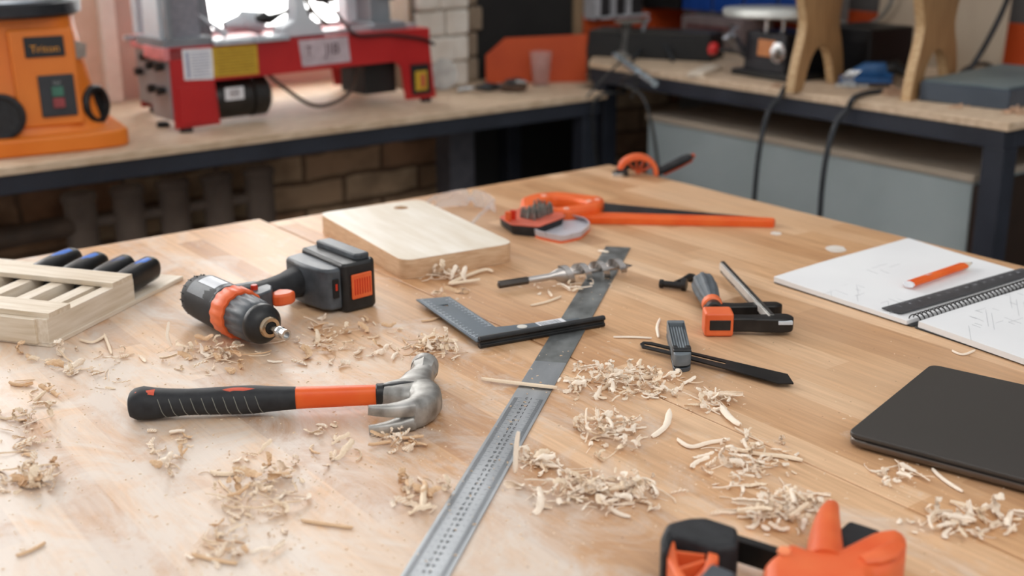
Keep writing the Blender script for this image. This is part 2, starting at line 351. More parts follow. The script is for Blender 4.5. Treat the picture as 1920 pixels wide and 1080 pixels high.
# ================================================================== BACK BENCH (left) and its steel frame
bb = thing('wall_bench', 'long plywood-topped wall bench on a dark steel frame under the window', 'workbench', (.3, 2.9, 0))
def L(o, *a): return tuple(Vector(a)-Vector(o.location))
def bslab(name, x0, x1, y0, y1, z0, z1, m, o, bevel=.002):
    l = o.location
    return MB().box(((x0+x1)/2-l.x, (y0+y1)/2-l.y, (z0+z1)/2-l.z), (x1-x0, y1-y0, z1-z0)).build(name, m, o, bevel)
bslab('bench_top', -1.5, 2.27, 2.605, 3.055, .867, .885, PLY, bb, .002)
bslab('bench_top_corner', 2.271, 2.46, 2.76, 3.0, .867, .885, PLY, bb, 0)
bslab('bench_top_rear', -1.5, 1.985, 3.055, 3.345, .867, .885, PLY, bb, 0)
bslab('front_rail', -1.5, 2.25, 2.612, 2.652, .825, .867, NAVY, bb)
bslab('back_rail', -1.5, 2.25, 2.99, 3.03, .825, .867, NAVY, bb)
for x in (-1.4, .0, 2.22):
    bslab('leg', x-.025, x+.025, 2.62, 2.67, 0, .825, NAVY, bb); bslab('leg', x-.025, x+.025, 2.98, 3.03, 0, .825, NAVY, bb)
# things under the back bench
RADM = mat('dusty_brown_iron', '#5a4c43', .75, scale=12, col2='#75675c', bump=.1)
rd = thing('cast_iron_radiator', 'dusty dark brown ribbed radiator under the back bench', 'radiator', (1.10, 2.93, .12))
nx = 5
for i in range(nx):
    x = -.235+i*.118
    MB().rings(spline([(x, 0, 0), (x, 0, .2), (x, 0, .55), (x, 0, .60), (x, 0, .625)], 4), [.027]*12+[.031, .032, .031, .026, .010], 16, ry=[.04]*12+[.045, .045, .042, .036, .02]).build('radiator_section', RADM, rd)
MB().cyl((-.26, 0, .54), (.26, 0, .54), .014).build('upper_manifold', RADM, rd); MB().cyl((-.26, 0, .08), (.26, 0, .08), .03).build('lower_manifold', RADM, rd)
MB().rings(spline([(-.26, 0, .54), (-.5, 0, .53), (-.9, 0, .51), (-1.8, 0, .48)], 5), .025, 14).build('radiator_pipe', mat('dusty_pipe', '#4a3d33', .7, col2='#5c4c40'), rd)
gp = slab('steel_upright', 1.90, 1.985, 2.86, 2.94, 0, .82, mat('dull_grey_steel', '#45444a', .5, col2='#55545a'), bevel=.003)
tag(gp, 'narrow dull grey upright under the back bench beside the black panel', 'post')
bp = slab('dark_plywood_sheet', 2.0, 2.56, 3.035, 3.055, .02, .81, mat('black_panel', '#141313', .7, col2='#1c1b1a'), bevel=.002)
tag(bp, 'large flat black panel standing under the corner of the wall benches', 'panel')
# ================================================================== RIGHT BENCH
RX = 2.28; RZ = .963
rb = thing('side_bench', 'higher plywood-topped side bench on a navy steel frame along the right wall', 'workbench', (2.6, 2.2, 0))
MB().prism([(x-2.6, y-2.2) for x, y in ((RX, 1.372), (2.98, 1.372), (2.98, 3.03), (2.62, 3.03), (RX, 2.70))], .945, RZ).build('bench_top', PLY, rb, .002)
bslab('front_rail', RX+.004, RX+.044, 1.38, 2.70, .905, .945, NAVY, rb)
bslab('end_rail', RX+.044, 2.96, 1.38, 1.42, .905, .945, NAVY, rb)
bslab('back_rail', 2.92, 2.96, 1.42, 3.0, .905, .945, NAVY, rb)
for y, xs in ((1.40, (RX+.03, 2.93)), (2.66, (RX+.03, 2.93))):
    for x in xs: bslab('leg', x-.025, x+.025, y-.022, y+.028, 0, .905, NAVY, rb)
ch = thing('storage_chest', 'long grey painted chest with a dusty beige top under the side bench', 'chest', (2.5, 1.98, 0))
CHM = mat('grey_green_paint', '#8f9998', .5, scale=3, col2='#a3acac', bump=.03)
bslab('chest_body', 2.33, 2.72, 1.47, 2.50, .0, .815, CHM, ch, .004)
bslab('chest_top', 2.325, 2.73, 1.465, 2.505, .815, .832, mat('dusty_beige_board', '#9b8d7c', .8, scale=5, col2='#b0a18f'), ch, .003)
bslab('end_panel', 2.33, 2.72, 1.452, 1.469, .0, .81, mat('brown_end', '#2b1c12', .7), ch, .002)
br_ = slab('cardboard_carton', 2.45, 2.85, .55, 1.22, 0, .55, mat('brown_board', '#3a2a1c', .8, col2='#46331f'), bevel=.004)
tag(br_, 'dark brown carton on the floor past the end of the side bench', 'box')
# orange backsplash boards
ob = slab('orange_backboard', 2.13, 2.53, 2.99, 3.015, .885, 1.02, ORGD)
me = ob.data; 
oA = at(911, 156, .885); oB = at(1099, 153, .885); oL = (oB-oA).length; oa = atan2(oB.y-oA.y, oB.x-oA.x)
OBM = Matrix.Translation((oA.x, oA.y, .8855)) @ Matrix.Rotation(oa, 4, 'Z') @ Matrix(((1, 0, 0, 0), (0, 0, -1, .0), (0, 1, 0, 0), (0, 0, 0, 1)))
ob.data = MB().prism([(0, 0), (oL, 0), (oL, .140), (.058, .132), (0, .082)], -.006, .006, OBM).build('tmpo', ORGD).data
bpy.data.objects.remove(bpy.data.objects['tmpo'])
tag(ob, 'bright orange board with a clipped corner leaning behind the clear cup', 'panel')
for args, lab in (((2.535, 2.98, 3.02, 3.04, RZ, 1.06), 'darker orange strip of board along the back wall in the corner'), ((2.97, 2.99, 1.3, 3.0, RZ, 1.09), 'orange backing strip along the right wall behind the pale board')):
    o = slab('orange_backboard', *args, ORGD, bevel=.002); tag(o, lab, 'panel')
# ================================================================== MAIN WORKBENCH, two tops side by side
def bench(name, label, x0, x1, y0, y1, legs):
    o = thing(name, label, 'workbench', (0, 0, 0))
    MB().box(((x0+x1)/2, (y0+y1)/2, TZ-.02), (x1-x0, y1-y0, .04)).build('bench_top', WT, o, .0015)
    a = MB(); i = .06
    a.box(((x0+x1)/2, y1-i, TZ-.09), (x1-x0-2*i, .03, .1)).box(((x0+x1)/2, y0+i, TZ-.09), (x1-x0-2*i, .03, .1)).box((x0+i, (y0+y1)/2, TZ-.09), (.03, y1-y0-2*i, .1)).box((x1-i, (y0+y1)/2, TZ-.09), (.03, y1-y0-2*i, .1))
    a.build('apron', PLYE, o, .002)
    for x in (x0+.08, x1-.08):
        for y in (y0+.08, y1-.08): MB().box((x, y, (TZ-.04)/2), (.07, .07, TZ-.04)).build('leg', OAK, o, .003)
    return o
bench('main_workbench', 'left half of the big butcher-block workbench, under the hammer and drill', -.5, .8645, -.4, 1.903, 1)
bench('main_workbench', 'right half of the big butcher-block workbench, under the laptop and notebook', .8665, 1.637, -.4, 1.870, 1)
# light patches of old glue and paint on the top, with outlines of their own
GLUE = mat('dried_glue', '#e2dcd4', .5, scale=40, col2='#d2c6b8')
for (x, y, rx, ry, lab) in ((1566, 467, 20, 6, 'pale dried glue spot beside the far corner of the notebook'), (1455, 438, 10, 3, 'small pale glue spot below the tip of the hand saw'), (1745, 690, 0, 0, None)):
    if not lab: continue
    c = at(x, y); e = (at(x+rx, y)-c).length; f = (at(x, y-ry)-c).length; rr = random.Random(x)
    pl = [(e*cos(t*pi/7)*(1+rr.uniform(-.12, .12)), f*sin(t*pi/7)*(1+rr.uniform(-.12, .12))) for t in range(14)]
    o = shape([pl], 0, .0006, 'glue_spot', GLUE, bev=.0002, loc=c); o.rotation_euler.z = HEAD-pi/2; tag(o, lab, 'stain')
# ================================================================== TOOLS ON THE WORKBENCH (local axes in mm -> m)
K = .001
def mm(*p): return tuple(c*K for c in p)
def mml(pts): return [tuple(c*K for c in p) for p in pts]
# ---- claw hammer
lo, an = frame((262, 757), (712, 740), TZ+.017); lo.z = TZ
hm = thing('claw_hammer', 'claw hammer with a black grip and orange shaft lying on the bench', 'hammer', lo, an)
ctr = 17
prof = [(-11, 9), (-9, 14), (-4, 17), (4, 18), (14, 17), (28, 15.5), (50, 14.2), (75, 14.6), (100, 15.5), (120, 15.3), (140, 13.6), (158, 12.6), (164, 12.2)]
MB().rings([mm(x, 0, max(ctr, r)) for x, r in prof], [r*K for _, r in prof], 28, ry=[r*.94*K for _, r in prof], sq=2.4).build('grip', BLKR, hm)
gr = MB()
for i in range(10):
    x = 24+i*11.2
    pts = []
    for k in range(12):
        a = pi*(.80+.05*k); xx = x+(k-3)*.75; j = max(q for q in range(len(prof)-1) if prof[q][0] <= xx); t_ = (xx-prof[j][0])/(prof[j+1][0]-prof[j][0]); r = prof[j][1]*(1-t_)+prof[j+1][1]*t_+.12
        e_ = 2/2.4; pts.append(mm(xx, math.copysign(abs(cos(a))**e_, cos(a))*r, max(ctr, r)+math.copysign(abs(sin(a))**e_, sin(a))*r*.94))
    gr.rings(pts, .42*K, 6)
gr.build('grip_grooves', mat('groove_grey', '#77776f', .6), hm)
for x0, x1, r, th in ((-2, 18, 17.4, 2.0), (88, 122, 15.2, 1.9)):
    n = 9; v = []; 
    for i in range(n+1):
        t = i/n; x = x0+(x1-x0)*t; hw = 3.4*sin(pi*min(1, max(0, t))**.8) if x0 > 0 else 3.6*t+.8
        v.append([mm(x, cos(th-a)*r*1.035, ctr+sin(th-a)*r*1.0) for a in (-hw/r, 0, hw/r)])
    m_ = MB()
    for i in range(n): 
        for j in range(2):
            m_.add([v[i][j], v[i][j+1], v[i+1][j+1], v[i+1][j]], [(0, 1, 2, 3)])
    m_.build('grip_inlay', mat('coral_inlay', '#c9543a', .5), hm)
MB().rings([mm(160, 0, ctr), mm(252, 0, ctr)], [10.2*K, 8.6*K], 24, ry=[11.5*K, 10.5*K], sq=2.8).build('shaft', ORGS, hm)
MB().rings([mm(249, 0, ctr), mm(250, 0, ctr), mm(257, 0, ctr), mm(258, 0, ctr)], [9.5*K, 10.6*K, 10.6*K, 9.5*K], 24, ry=[11*K, 12*K, 12*K, 11*K], sq=2.6).build('collar', BLK, hm)
HZ = 16
hd = MB()
# eye and cheek
hd.rings([mm(254, 0, HZ), mm(262, 1, HZ), mm(275, 2, HZ), mm(292, 4, HZ), mm(304, 6, HZ)], [10*K, 15*K, 22*K, 27*K, 22*K], 24, ry=[11*K, 12.5*K, 13.5*K, 13.8*K, 12*K], sq=3)
# poll, neck and striking face
hd.rings([mm(288, 0, HZ), mm(290, 20, HZ), mm(294, 36, HZ), mm(298, 48, HZ), mm(300, 58, HZ)], [19*K, 19*K, 16.5*K, 13.2*K, 12.5*K], 24, ry=[13.5*K, 13.5*K, 13.5*K, 12.6*K, 12.2*K], sq=2.8)
hd.rings([mm(299.5, 54, HZ), mm(300.5, 60, HZ), mm(301, 66, HZ), mm(302, 78, HZ), mm(302, 81, HZ)], [12.5*K, 14*K, 15.6*K, 15.8*K, 14.2*K], 8, sq=2)
hd.rings([mm(301, 70, HZ), mm(301.6, 72, HZ), mm(302.4, 84, HZ), mm(302.6, 86, HZ)], [14.4*K, 15.8*K, 15.8*K, 14.2*K], 28)
# claw root curving over
cpath = [(294, 8), (300, -8), (302, -22), (299, -36), (292, -48), (283, -56)]
hd.rings([mm(x, y, HZ) for x, y in cpath], [v*K for v in (19, 19, 17.5, 15, 12.5, 10.5)], 20, ry=[v*K for v in (13.5, 14.5, 15.5, 16, 16, 15.5)], sq=3.2)
for s in (1, -1):
    q = [(286, -54, 7.5, 10.5, 8), (274, -61, 8.6, 8, 7.2), (262, -64, 9.6, 6, 6.2), (251, -65, 10.6, 4.2, 5.6), (243, -64.5, 11.2, 2.4, 5.2)]
    hd.rings([mm(x, y, HZ+s*dz) for x, y, dz, a, b in q], [a*K for *_, a, b in q], 16, ry=[b*K for *_, a, b in q], sq=4)
hd.build('head', STEELW, hm, smooth=38)
MB().rings([mm(256, 0, HZ+9.5), mm(266, 1, HZ+12), mm(280, 2, HZ+13.6), mm(290, 2, HZ+13.4)], [4.5*K, 6*K, 4*K, .8*K], 14, ry=[3*K, 2*K, 1*K, .5*K]).build('shaft_socket', BLK, hm)
# ---- cordless drill, lying on its side
lo, an = frame((392, 560), (505, 612), TZ+.035); lo.z = TZ
dr = thing('cordless_drill', 'black cordless drill with orange collar and battery button lying on its side', 'drill', lo, an)
DZ = 34
bp_ = [(-34, 17), (-31, 23), (-24, 27), (-10, 28.5), (10, 29), (30, 29.5), (48, 30), (58, 29)]
MB().rings([mm(x, 0, DZ) for x, r in bp_], [r*K for x, r in bp_], 36, ry=[r*K for x, r in bp_], sq=2.25).build('motor_housing', BLKR, dr)
g1 = MB()   # grey saddle shell on the top half
ri = []
for x in (-8, 6, 25, 42, 54):
    ri.append([mm(x, cos(a)*30.6, DZ+sin(a)*30.8) for a in [pi*(.16+.068*k) for k in range(11)]]+[mm(x, cos(a)*28.6, DZ+sin(a)*28.6) for a in [pi*(.16+.068*k) for k in range(10, -1, -1)]])
g1.loft(ri); g1.build('side_shell', GRYP, dr, .0006)
MB().loft([[mm(x, cos(a)*31.3, DZ+sin(a)*31.4) for a in [pi*(.44+.035*k) for k in range(7)]]+[mm(x, cos(a)*30, DZ+sin(a)*30) for a in [pi*(.44+.035*k) for k in range(6, -1, -1)]] for x in (2, 44)]).build('name_plate', mat('silver_plate', '#c9ccd0', .4), dr)
v = MB()
for ring in range(2):
    for k in range(18):
        a = pi*2*k/18; x = -18-ring*7
        v.box(mm(x, cos(a)*(27.6-ring*1.6), DZ+sin(a)*(27.6-ring*1.6)), mm(3.2, 3.4, 1.0), rot=Matrix.Rotation(a, 3, 'X'))
v.build('vent_slots', mat('vent_black', '#050505', .8), dr)
MB().box(mm(28, -24, DZ+15), mm(20, 3, 6), rot=Matrix.Rotation(-.58, 3, 'X')).build('speed_switch', REDB, dr, .0008)
cl = MB(); R = []
for x, e in ((57, -1.5), (59, 0), (82, 0), (85, -2)):
    R.append([mm(x, cos(a)*(31.2+e+(1.1 if (k//2) % 2 else 0)), DZ+sin(a)*(31.2+e+(1.1 if (k//2) % 2 else 0))) for k, a in [(k, 2*pi*k/64) for k in range(64)]])
cl.loft(R); cl.build('torque_collar', ORG, dr, smooth=50)
ck = MB(); R = []
for x, r, e in ((85, 25, 0), (87, 27, .9), (118, 26, .9), (124, 25.4, 0), (126, 24.6, 0), (127, 25.4, 0), (134, 24.4, 0), (141, 20, 0), (146, 14, 0)):
    R.append([mm(x, cos(a)*(r+(e if (k//2) % 2 else 0)), DZ+sin(a)*(r+(e if (k//2) % 2 else 0))) for k, a in [(k, 2*pi*k/64) for k in range(64)]])
ck.loft(R[:5]); ck.build('chuck_sleeve', GRYP, dr, smooth=50)
MB().loft(R[4:]).build('chuck_nose', BLK, dr, smooth=50)
MB().rev([(10*K, 142*K), (13.2*K, 145*K), (13.2*K, 149*K), (12*K, 151.5*K), (8*K, 151.5*K), (7*K, 147*K)], o=mm(0, 0, DZ), ax=(1, 0, 0)).build('chuck_ring', GOLD, dr)
MB().cyl(mm(146, 0, DZ), mm(151.9, 0, DZ), 7*K).build('chuck_bore', MASK, dr)
bt = MB().cyl(mm(148, 0, DZ), mm(166, 0, DZ), 3.8*K, seg=6).rev([(4.2*K, 163*K), (7*K, 168*K), (7.2*K, 174*K), (6*K, 177*K), (6.6*K, 180*K), (6.6*K, 186*K), (4.2*K, 186*K), (4.2*K, 181*K)], o=mm(0, 0, DZ), ax=(1, 0, 0), seg=24).build('bit_holder', STEEL, dr)
hp = [(33, 18, 19, 20), (33, 34, 20, 19), (31, 55, 18, 17.5), (26, 80, 17, 17.5), (20, 102, 17.5, 18), (14, 120, 20, 20), (11, 136, 24, 22)]
MB().rings([mm(x, y, DZ) for x, y, a, b in hp], [a*K for *_, a, b in hp], 28, ry=[b*K for *_, a, b in hp], sq=2.5).build('grip', BLKR, dr)
MB().prism(mml([(44, 20), (64, 24), (70, 36), (64, 56), (48, 66), (30, 66), (12, 60), (6, 24)]), (DZ-13)*K, (DZ+16)*K).build('trigger_housing', GRYP, dr, .003)
MB().prism(mml([(52, 62), (66, 54), (74, 62), (75, 78), (68, 88), (56, 86), (46, 76)]), (DZ-7)*K, (DZ+9)*K).build('trigger', ORG, dr, .004, seg=3)
MB().cyl(mm(47, 40, DZ+14), mm(47, 40, DZ+22), 5*K, 4.4*K).build('direction_button', REDB, dr, .001)
# battery foot and battery pack
MB().prism(mml([(-22, 132), (-14, 126), (30, 124), (66, 128), (78, 136), (80, 160), (-26, 160)]), 5*K, 62*K).build('battery_foot', GRYP, dr, .005, seg=3)
bt = MB().prism(mml([(-27, 158), (84, 150), (88, 156), (90, 196), (82, 204), (-20, 206), (-28, 200)]), 1*K, 68*K).build('battery_pack', BLK, dr, .005, seg=3)
MB().prism(mml([(-20, 178), (76, 176), (80, 182), (80, 198), (-18, 202)]), 66*K, 76*K).build('battery_ridge', GRYP, bt, .003)
MB().box(mm(90.5, 176, 36), mm(4, 32, 34)).build('release_button', ORG, bt, .0015)
v = MB()
for k in range(7): v.box(mm(92.7, 164+k*4, 36), mm(1.2, 1.6, 22))
v.build('button_ribs', REDB, bt, .0004)
MB().box(mm(80, 142, 36), mm(3, 9, 26)).build('charge_window', MASK, dr, .001)
MB().box(mm(81.6, 142, 38), mm(1, 3, 9)).build('charge_light', REDB, dr)
# ---- wooden chisel rack
lo = at(94, 652); _, an = frame((94, 652), (259, 558)); an = radians(35.5)
rk = thing('chisel_rack', 'pale pine rack with slats and slots holding the blue chisels', 'tool rack', lo, an)
MB().box(mm(148, 190, 3), mm(296, 384, 5.6)).build('base_board', PINE, rk, .0008)
MB().box(mm(90, 8.5, 20), mm(180, 17, 33)).build('side_wall', PINE, rk, .0008)
MB().box(mm(3, 198, 20), mm(14, 364, 32)).build('front_wall', PINEY, rk, .0008)
for i in range(7):
    MB().box(mm(93, 40+i*50, 19), mm(160, 20, 32)).build('divider', PINE, rk, .0006)
MB().box(mm(26, 190, 39.5), mm(42, 380, 7)).build('front_slat', PINEY, rk, .0006)
MB().box(mm(157, 190, 39.5), mm(44, 380, 7)).build('back_slat', PINEY, rk, .0006)
# chisels
def chisel(k, y0, y1, x1, label, dark):
    o = thing('wood_chisel', label, 'chisel', rk.matrix_basis @ Vector(mm(175, y0, 6.2)), 0, 'blue and black chisels in the rack')
    o.rotation_euler.z = an+atan2(y1-y0, x1-175); o.rotation_euler.y = radians(-3); o.scale = (1.12, 1.12, 1.16); Ln = hypot(y1-y0, x1-175)-8
    r = [(-22, 7), (0, 11), (20, 14), (45, 15.2), (70, 15), (Ln-6, 14.2), (Ln-1, 11), (Ln, 6)]
    MB().rings([mm(x, 0, 15.5) for x, _ in r], [a*K*.93 for _, a in r], 24, ry=[a*K for _, a in r], sq=2.4).build('handle', BLK, o)
    ri = []
    for i in range(9):
        x = 8+i*(Ln-22)/8; t = i/8; h = (4.5+9.5*sin(pi*t)); rr = 11.5+3.6*min(1, (x-5)/45)
        ri.append([mm(x, cos(pi/2-a)*(rr+.6)*.93, 15.5+sin(pi/2-a)*(rr+.6)) for a in [(-.5+j/6)*h/rr*1.5 - .35 for j in range(7)]]+[mm(x, cos(pi/2-a)*(rr-2)*.93, 15.5+sin(pi/2-a)*(rr-2)) for a in [(.5-j/6)*h/rr*1.5 - .35 for j in range(7)]])
    MB().loft(ri).build('blue_inlay', mat('deep_blue', '#16305c', .3) if dark else BLUE, o)
    ri = []
    for i in range(9):
        x = 0+i*(Ln-14)/8; t = i/8; rr = 11+4*min(1, max(0, x)/45)
        ri.append([mm(x, cos(pi/2-a)*(rr+.5)*.93, 15.5+sin(pi/2-a)*(rr+.5)) for a in [(.42+j/6*.5) for j in range(7)]]+[mm(x, cos(pi/2-a)*(rr-2)*.93, 15.5+sin(pi/2-a)*(rr-2)) for a in [(.92-j/6*.5) for j in range(7)]])
    MB().loft(ri).build('grey_strip', GRYP, o)
    MB().box(mm(-85, 0, 15.5), mm(130, 9, 3)).build('blade', STEEL, o, .0006)
for k, (y0, y1, x1, lb) in enumerate(((25, 22, 262, 'nearest blue and black chisel handle, by the right end of the pine rack'), (66, 60, 258, 'darker blue chisel handle, second from the right end of the pine rack'),
        (115, 108, 262, 'third blue and black chisel handle from the right end of the pine rack'), (165, 158, 268, 'farthest blue and black chisel handle, close to the back edge of the bench'))):
    chisel(k, y0, y1, x1, lb, k == 1)
# ---- cutting board
lo = at(765, 521); cb = thing('cutting_board', 'thick whitened wooden board with rounded corners and a hanging hole', 'cutting board', lo, radians(-96.3))
P = rnd(loc_of(cb, [(597, 399), (756, 489), (965, 455), (788, 373)], TZ+.03), .022, 6)
c = loc_of(cb, [(752, 389)], TZ+.03)[0]
hole = [(c[0]+.0125*cos(t*pi/12), c[1]+.0125*sin(t*pi/12)) for t in range(24)]
o = shape([P, hole], 0, .03, 'board', BOARD, cb, .0012)
me = o.data; me.materials.append(BOARDEND)
for p in me.polygons:
    if abs(p.normal.z) < .5: p.material_index = 1
# ---- steel rule
lo = at(790, 1080); _, an = frame((790, 1080), (1155, 464))
ru = thing('steel_rule', 'long flat steel rule running across the bench under the square', 'ruler', lo, an)
RULE = mat('rule_steel', '#94989b', .36, .9, scale=9, stretch=(1, 5, 5), col2='#b3b7ba', bump=.02)
RULED = mat('rule_patina', '#5a5c5b', .42, .55, scale=28, stretch=(1, 1.5, 1), col2='#8d908f', bump=.12)
MB().box(mm(155, -3.5, .75), mm(670, 39, 1.5)).build('bright_half', RULE, ru, .0002)
MB().box(mm(747.5, -3.5, .75), mm(515, 39, 1.5)).build('dark_half', RULED, ru, .0002)
tk = MB(); nb = MB()
s30 = (at(913, 884)-lo).length/K
for i in range(-180, 330):
    x = s30-i-0
    if not (-150 < x < 455): continue
    ln = 9 if i % 10 == 0 else (6.5 if i % 5 == 0 else 4.5)
    tk.box(mm(x, 13-ln/2, 1.56), mm(.22, ln, .06)); tk.box(mm(x, -20+ln/2, 1.56), mm(.22, ln, .06))
for n in range(12, 50):
    x = s30+(30-n)*10
    if not (-140 < x < 440): continue
    for j, chh in enumerate(str(n)):
        v_, f_ = textmesh(chh, .0078)
        nb.add(v_, f_, Matrix.Translation(mm(x, -3.5+(.5-j)*-5.2, 1.62)) @ Matrix.Rotation(pi/2, 4, "Z"))
tk.build('graduations', mat('etched_mark', '#4c4f52', .5), ru, smooth=0); nb.build('numerals', mat('numeral_black', '#222426', .5), ru, smooth=0)
# ---- try square
lo = at(903, 654); _, an = frame((903, 654), (1134, 613))
sq = thing('try_square', 'dark grey try square with a black ribbed stock lying across the steel rule', 'square', lo, an)
bl = loc_of(sq, [(893, 640), (780, 561), (843, 556), (930, 613), (1085, 596), (1090, 604)], TZ+.0095)
shape([bl, loc_of(sq, [(820, 572), (839, 570), (842, 574)], TZ+.0095)], .0078, .0095, 'blade', mat('blade_slate', '#59626a', .45, .4, scale=15, col2='#6d777f'), sq, .0002)
tk = MB(); n = Vector((0, 0, 0))
a_, b_ = [Vector((*q, 0)) for q in loc_of(sq, [(893, 637), (785, 562)], TZ+.0095)]; c_, d_ = [Vector((*q, 0)) for q in loc_of(sq, [(926, 612), (845, 558)], TZ+.0095)]
for (p, q, sgn) in ((a_, b_, 1), (c_, d_, -1)):
    tk = MB(); dd = (q-p); Lx = dd.length; dd.normalize(); nn = Vector((dd.y, -dd.x, 0))*sgn*1
    for i in range(int(Lx/.005)):
        c = p+dd*(i*.005+.006); ln = .005 if i % 2 == 0 else .0028
        tk.box((c+nn*(ln/2+.001))+Vector((0, 0, .0096)), (.0009, ln, .0001), rz=atan2(dd.y, dd.x))
    for i in range(int(Lx/.01)):
        c = p+dd*(i*.01+.006); v_, f_ = textmesh(str((i+1) % 20), .0042)
        tk.add(v_, f_, Matrix.Translation(c+nn*.0085+Vector((0, 0, .0097))) @ Matrix.Rotation(atan2(dd.y, dd.x)+(0 if sgn < 0 else pi), 4, 'Z'))
    tk.build('graduations', mat('white_marks', '#d3dae0', .5), sq, smooth=0)
p1, p2 = [Vector((*q, 0)) for q in loc_of(sq, [(903, 654), (1134, 613)], TZ)]
dd = (p2-p1).normalized(); a = atan2(dd.y, dd.x); Ln = (p2-p1).length
MX = Matrix.Translation(p1) @ Matrix.Rotation(a, 4, 'Z') @ Matrix(((0, 0, 1, 0), (1, 0, 0, 0), (0, 1, 0, 0), (0, 0, 0, 1)))
MB().prism(mml([(-1.4, 1.8), (1, .2), (6, .2), (8, 2), (8, 4), (6.5, 5.2), (6.5, 7.4), (7.4, 8.6), (7.4, 10.7), (7.2, 13), (5, 14.6), (1, 15.2), (-1.6, 14), (-2.4, 11.2), (-1, 9.8), (1.1, 8.6), (1.1, 6.4), (-1.6, 4.8)]), -.002, Ln, MX).build('stock', BLK, sq, .0006, smooth=50)
q = [Vector(v_+(0,)) for v_ in loc_of(sq, [(1018, 614), (1003, 605), (1052, 596.5), (1066, 605)], TZ+.0098)]
lb = MB().prism([tuple(v_[:2]) for v_ in q], .00955, .0100).build('paper_label', WHITE, sq)
bm = MB(); rr = random.Random(4)
u = (q[2]-q[1]); w_ = (q[0]-q[1])
t = .06
while t < .8:
    ww = rr.uniform(.01, .035); 
    bm.add([q[1]+u*t+w_*.12+Vector((0, 0, .01008)), q[1]+u*t+w_*.85+Vector((0, 0, .01008)), q[1]+u*(t+ww)+w_*.85+Vector((0, 0, .01008)), q[1]+u*(t+ww)+w_*.12+Vector((0, 0, .01008))], [(0, 1, 2, 3)]); t += ww+rr.uniform(.015, .04)
bm.build('barcode_lines', mat('barcode_ink', '#4a5a66', .5), lb, smooth=0)
c = Vector((*loc_of(sq, [(979, 612.5)], TZ+.0098)[0], 0))
MB().rev([(.0001, .0096), (.0065, .0096), (.0065, .0103), (.006, .0106)], o=c).build('round_sticker', mat('sticker_cream', '#d8d4ca', .5), sq)
# ---- auger bit
lo, an = frame((934, 536), (1180, 504), TZ+.009); Ln = (at(1180, 504, TZ+.009)-at(934, 536, TZ+.009)).length/K; lo.z = TZ
au = thing('auger_bit', 'steel auger wood bit with spiral flutes resting on the far end of the rule', 'drill bit', lo, an)
AZ = 13.5
MB().rings([mm(0, 0, AZ-3), mm(1, 0, AZ-3), mm(44, 0, AZ-2), mm(46, 0, AZ-2)], [4*K, 5.6*K, 5.6*K, 5.2*K], 6).build('hex_shank', mat('shank_steel', '#4b4642', .35, .8), au)
MB().rings([mm(45, 0, AZ-2), mm(78, 0, AZ-1), mm(86, 0, AZ), mm(98, 0, AZ), mm(103, 0, AZ), mm(112, 0, AZ)], [v*K for v in (5, 5, 7, 11.5, 12, 5)], 24).build('neck', mat('auger_steel', '#a39d98', .28, .8, scale=30, col2='#c0bbb6'), au)
R = []; n = 150; x0, x1 = 98, Ln-10; turns = (x1-x0)/28.
for i in range(n):
    t = i/(n-1); x = x0+(x1-x0)*t; a = 2*pi*turns*t+1.2; hw = 4.8; ro = 13.2
    if t > .95: ro = 12.4*(1-(t-.95)*6)
    e = Vector((0, cos(a), sin(a))); e2 = Vector((0, cos(a-.25), sin(a-.25)))
    R.append([tuple((Vector((x-hw*.5, 0, AZ))+e*1.5)*K), tuple((Vector((x-hw, 0, AZ))+e*ro)*K), tuple((Vector((x+hw, 0, AZ))+e*ro)*K), tuple((Vector((x+hw*.5, 0, AZ))+e*1.5)*K)])
MB().loft(R).cyl(mm(100, 0, AZ), mm(Ln-6, 0, AZ), 3.2*K).rings([mm(Ln-8, 0, AZ), mm(Ln-4, 0, AZ), mm(Ln+5, 0, AZ)], [5*K, 3.5*K, .4*K], 12).build('spiral_flutes', MATS['auger_steel'], au, smooth=35)
# ---- sliding bevel
lo, an = frame((1202, 646), (1488, 717), TZ+.007); lo.z = TZ
bv = thing('angle_gauge', 'adjustable angle gauge with a grey plastic handle and long slotted black blade', 'angle gauge', lo, an)
bl = loc_of(bv, [(1200, 644), (1206, 640), (1222, 641), (1296, 659), (1477, 701), (1488, 718), (1459, 718), (1370, 693), (1259, 664), (1204, 651)], TZ+.007)
sl = loc_of(bv, [(1207, 645), (1209, 643.5), (1224, 646), (1300, 664), (1361, 679), (1362, 681.5), (1358, 682), (1300, 668), (1222, 650), (1209, 647)], TZ+.007)
shape([bl, sl], .0052, .007, 'slotted_blade', BLKM, bv, .0002)
A_, B_, C_, D_ = [Vector(q) for q in loc_of(bv, [(1250, 600), (1283, 600), (1296, 658), (1263, 661)], TZ+.022)]
E1 = (C_+D_)/2-(A_+B_)/2; E1n = E1.normalized()
h = MB().prism(rnd([tuple(A_), tuple(B_), tuple(C_+E1n*.010), tuple(D_+E1n*.010)], [.003, .003, .011, .011], 5), 0, .0051)
h.build('lower_cheek', GRYP, bv, .0008)
outer = rnd([tuple(A_), tuple(B_), tuple(C_+E1n*.010), tuple(D_+E1n*.010)], [.003, .003, .011, .011], 5)
ctr_ = (A_+B_+C_+D_)/4
inner = rnd([tuple(ctr_+(Vector(p)-ctr_)*.84) for p in (A_, B_, C_, D_)], .002, 3)
shape([outer, inner], .0072, .022, 'handle_frame', mat('handle_grey', '#5d6468', .5, scale=60, col2='#70777b', bump=.06), bv, .0012)
MB().prism([tuple(ctr_+(Vector(p)-ctr_)*.86) for p in (A_, B_, C_, D_)], .0072, .0165).build('inner_tray', GRYP, bv)
rb2 = MB(); sd = (B_-A_).normalized()
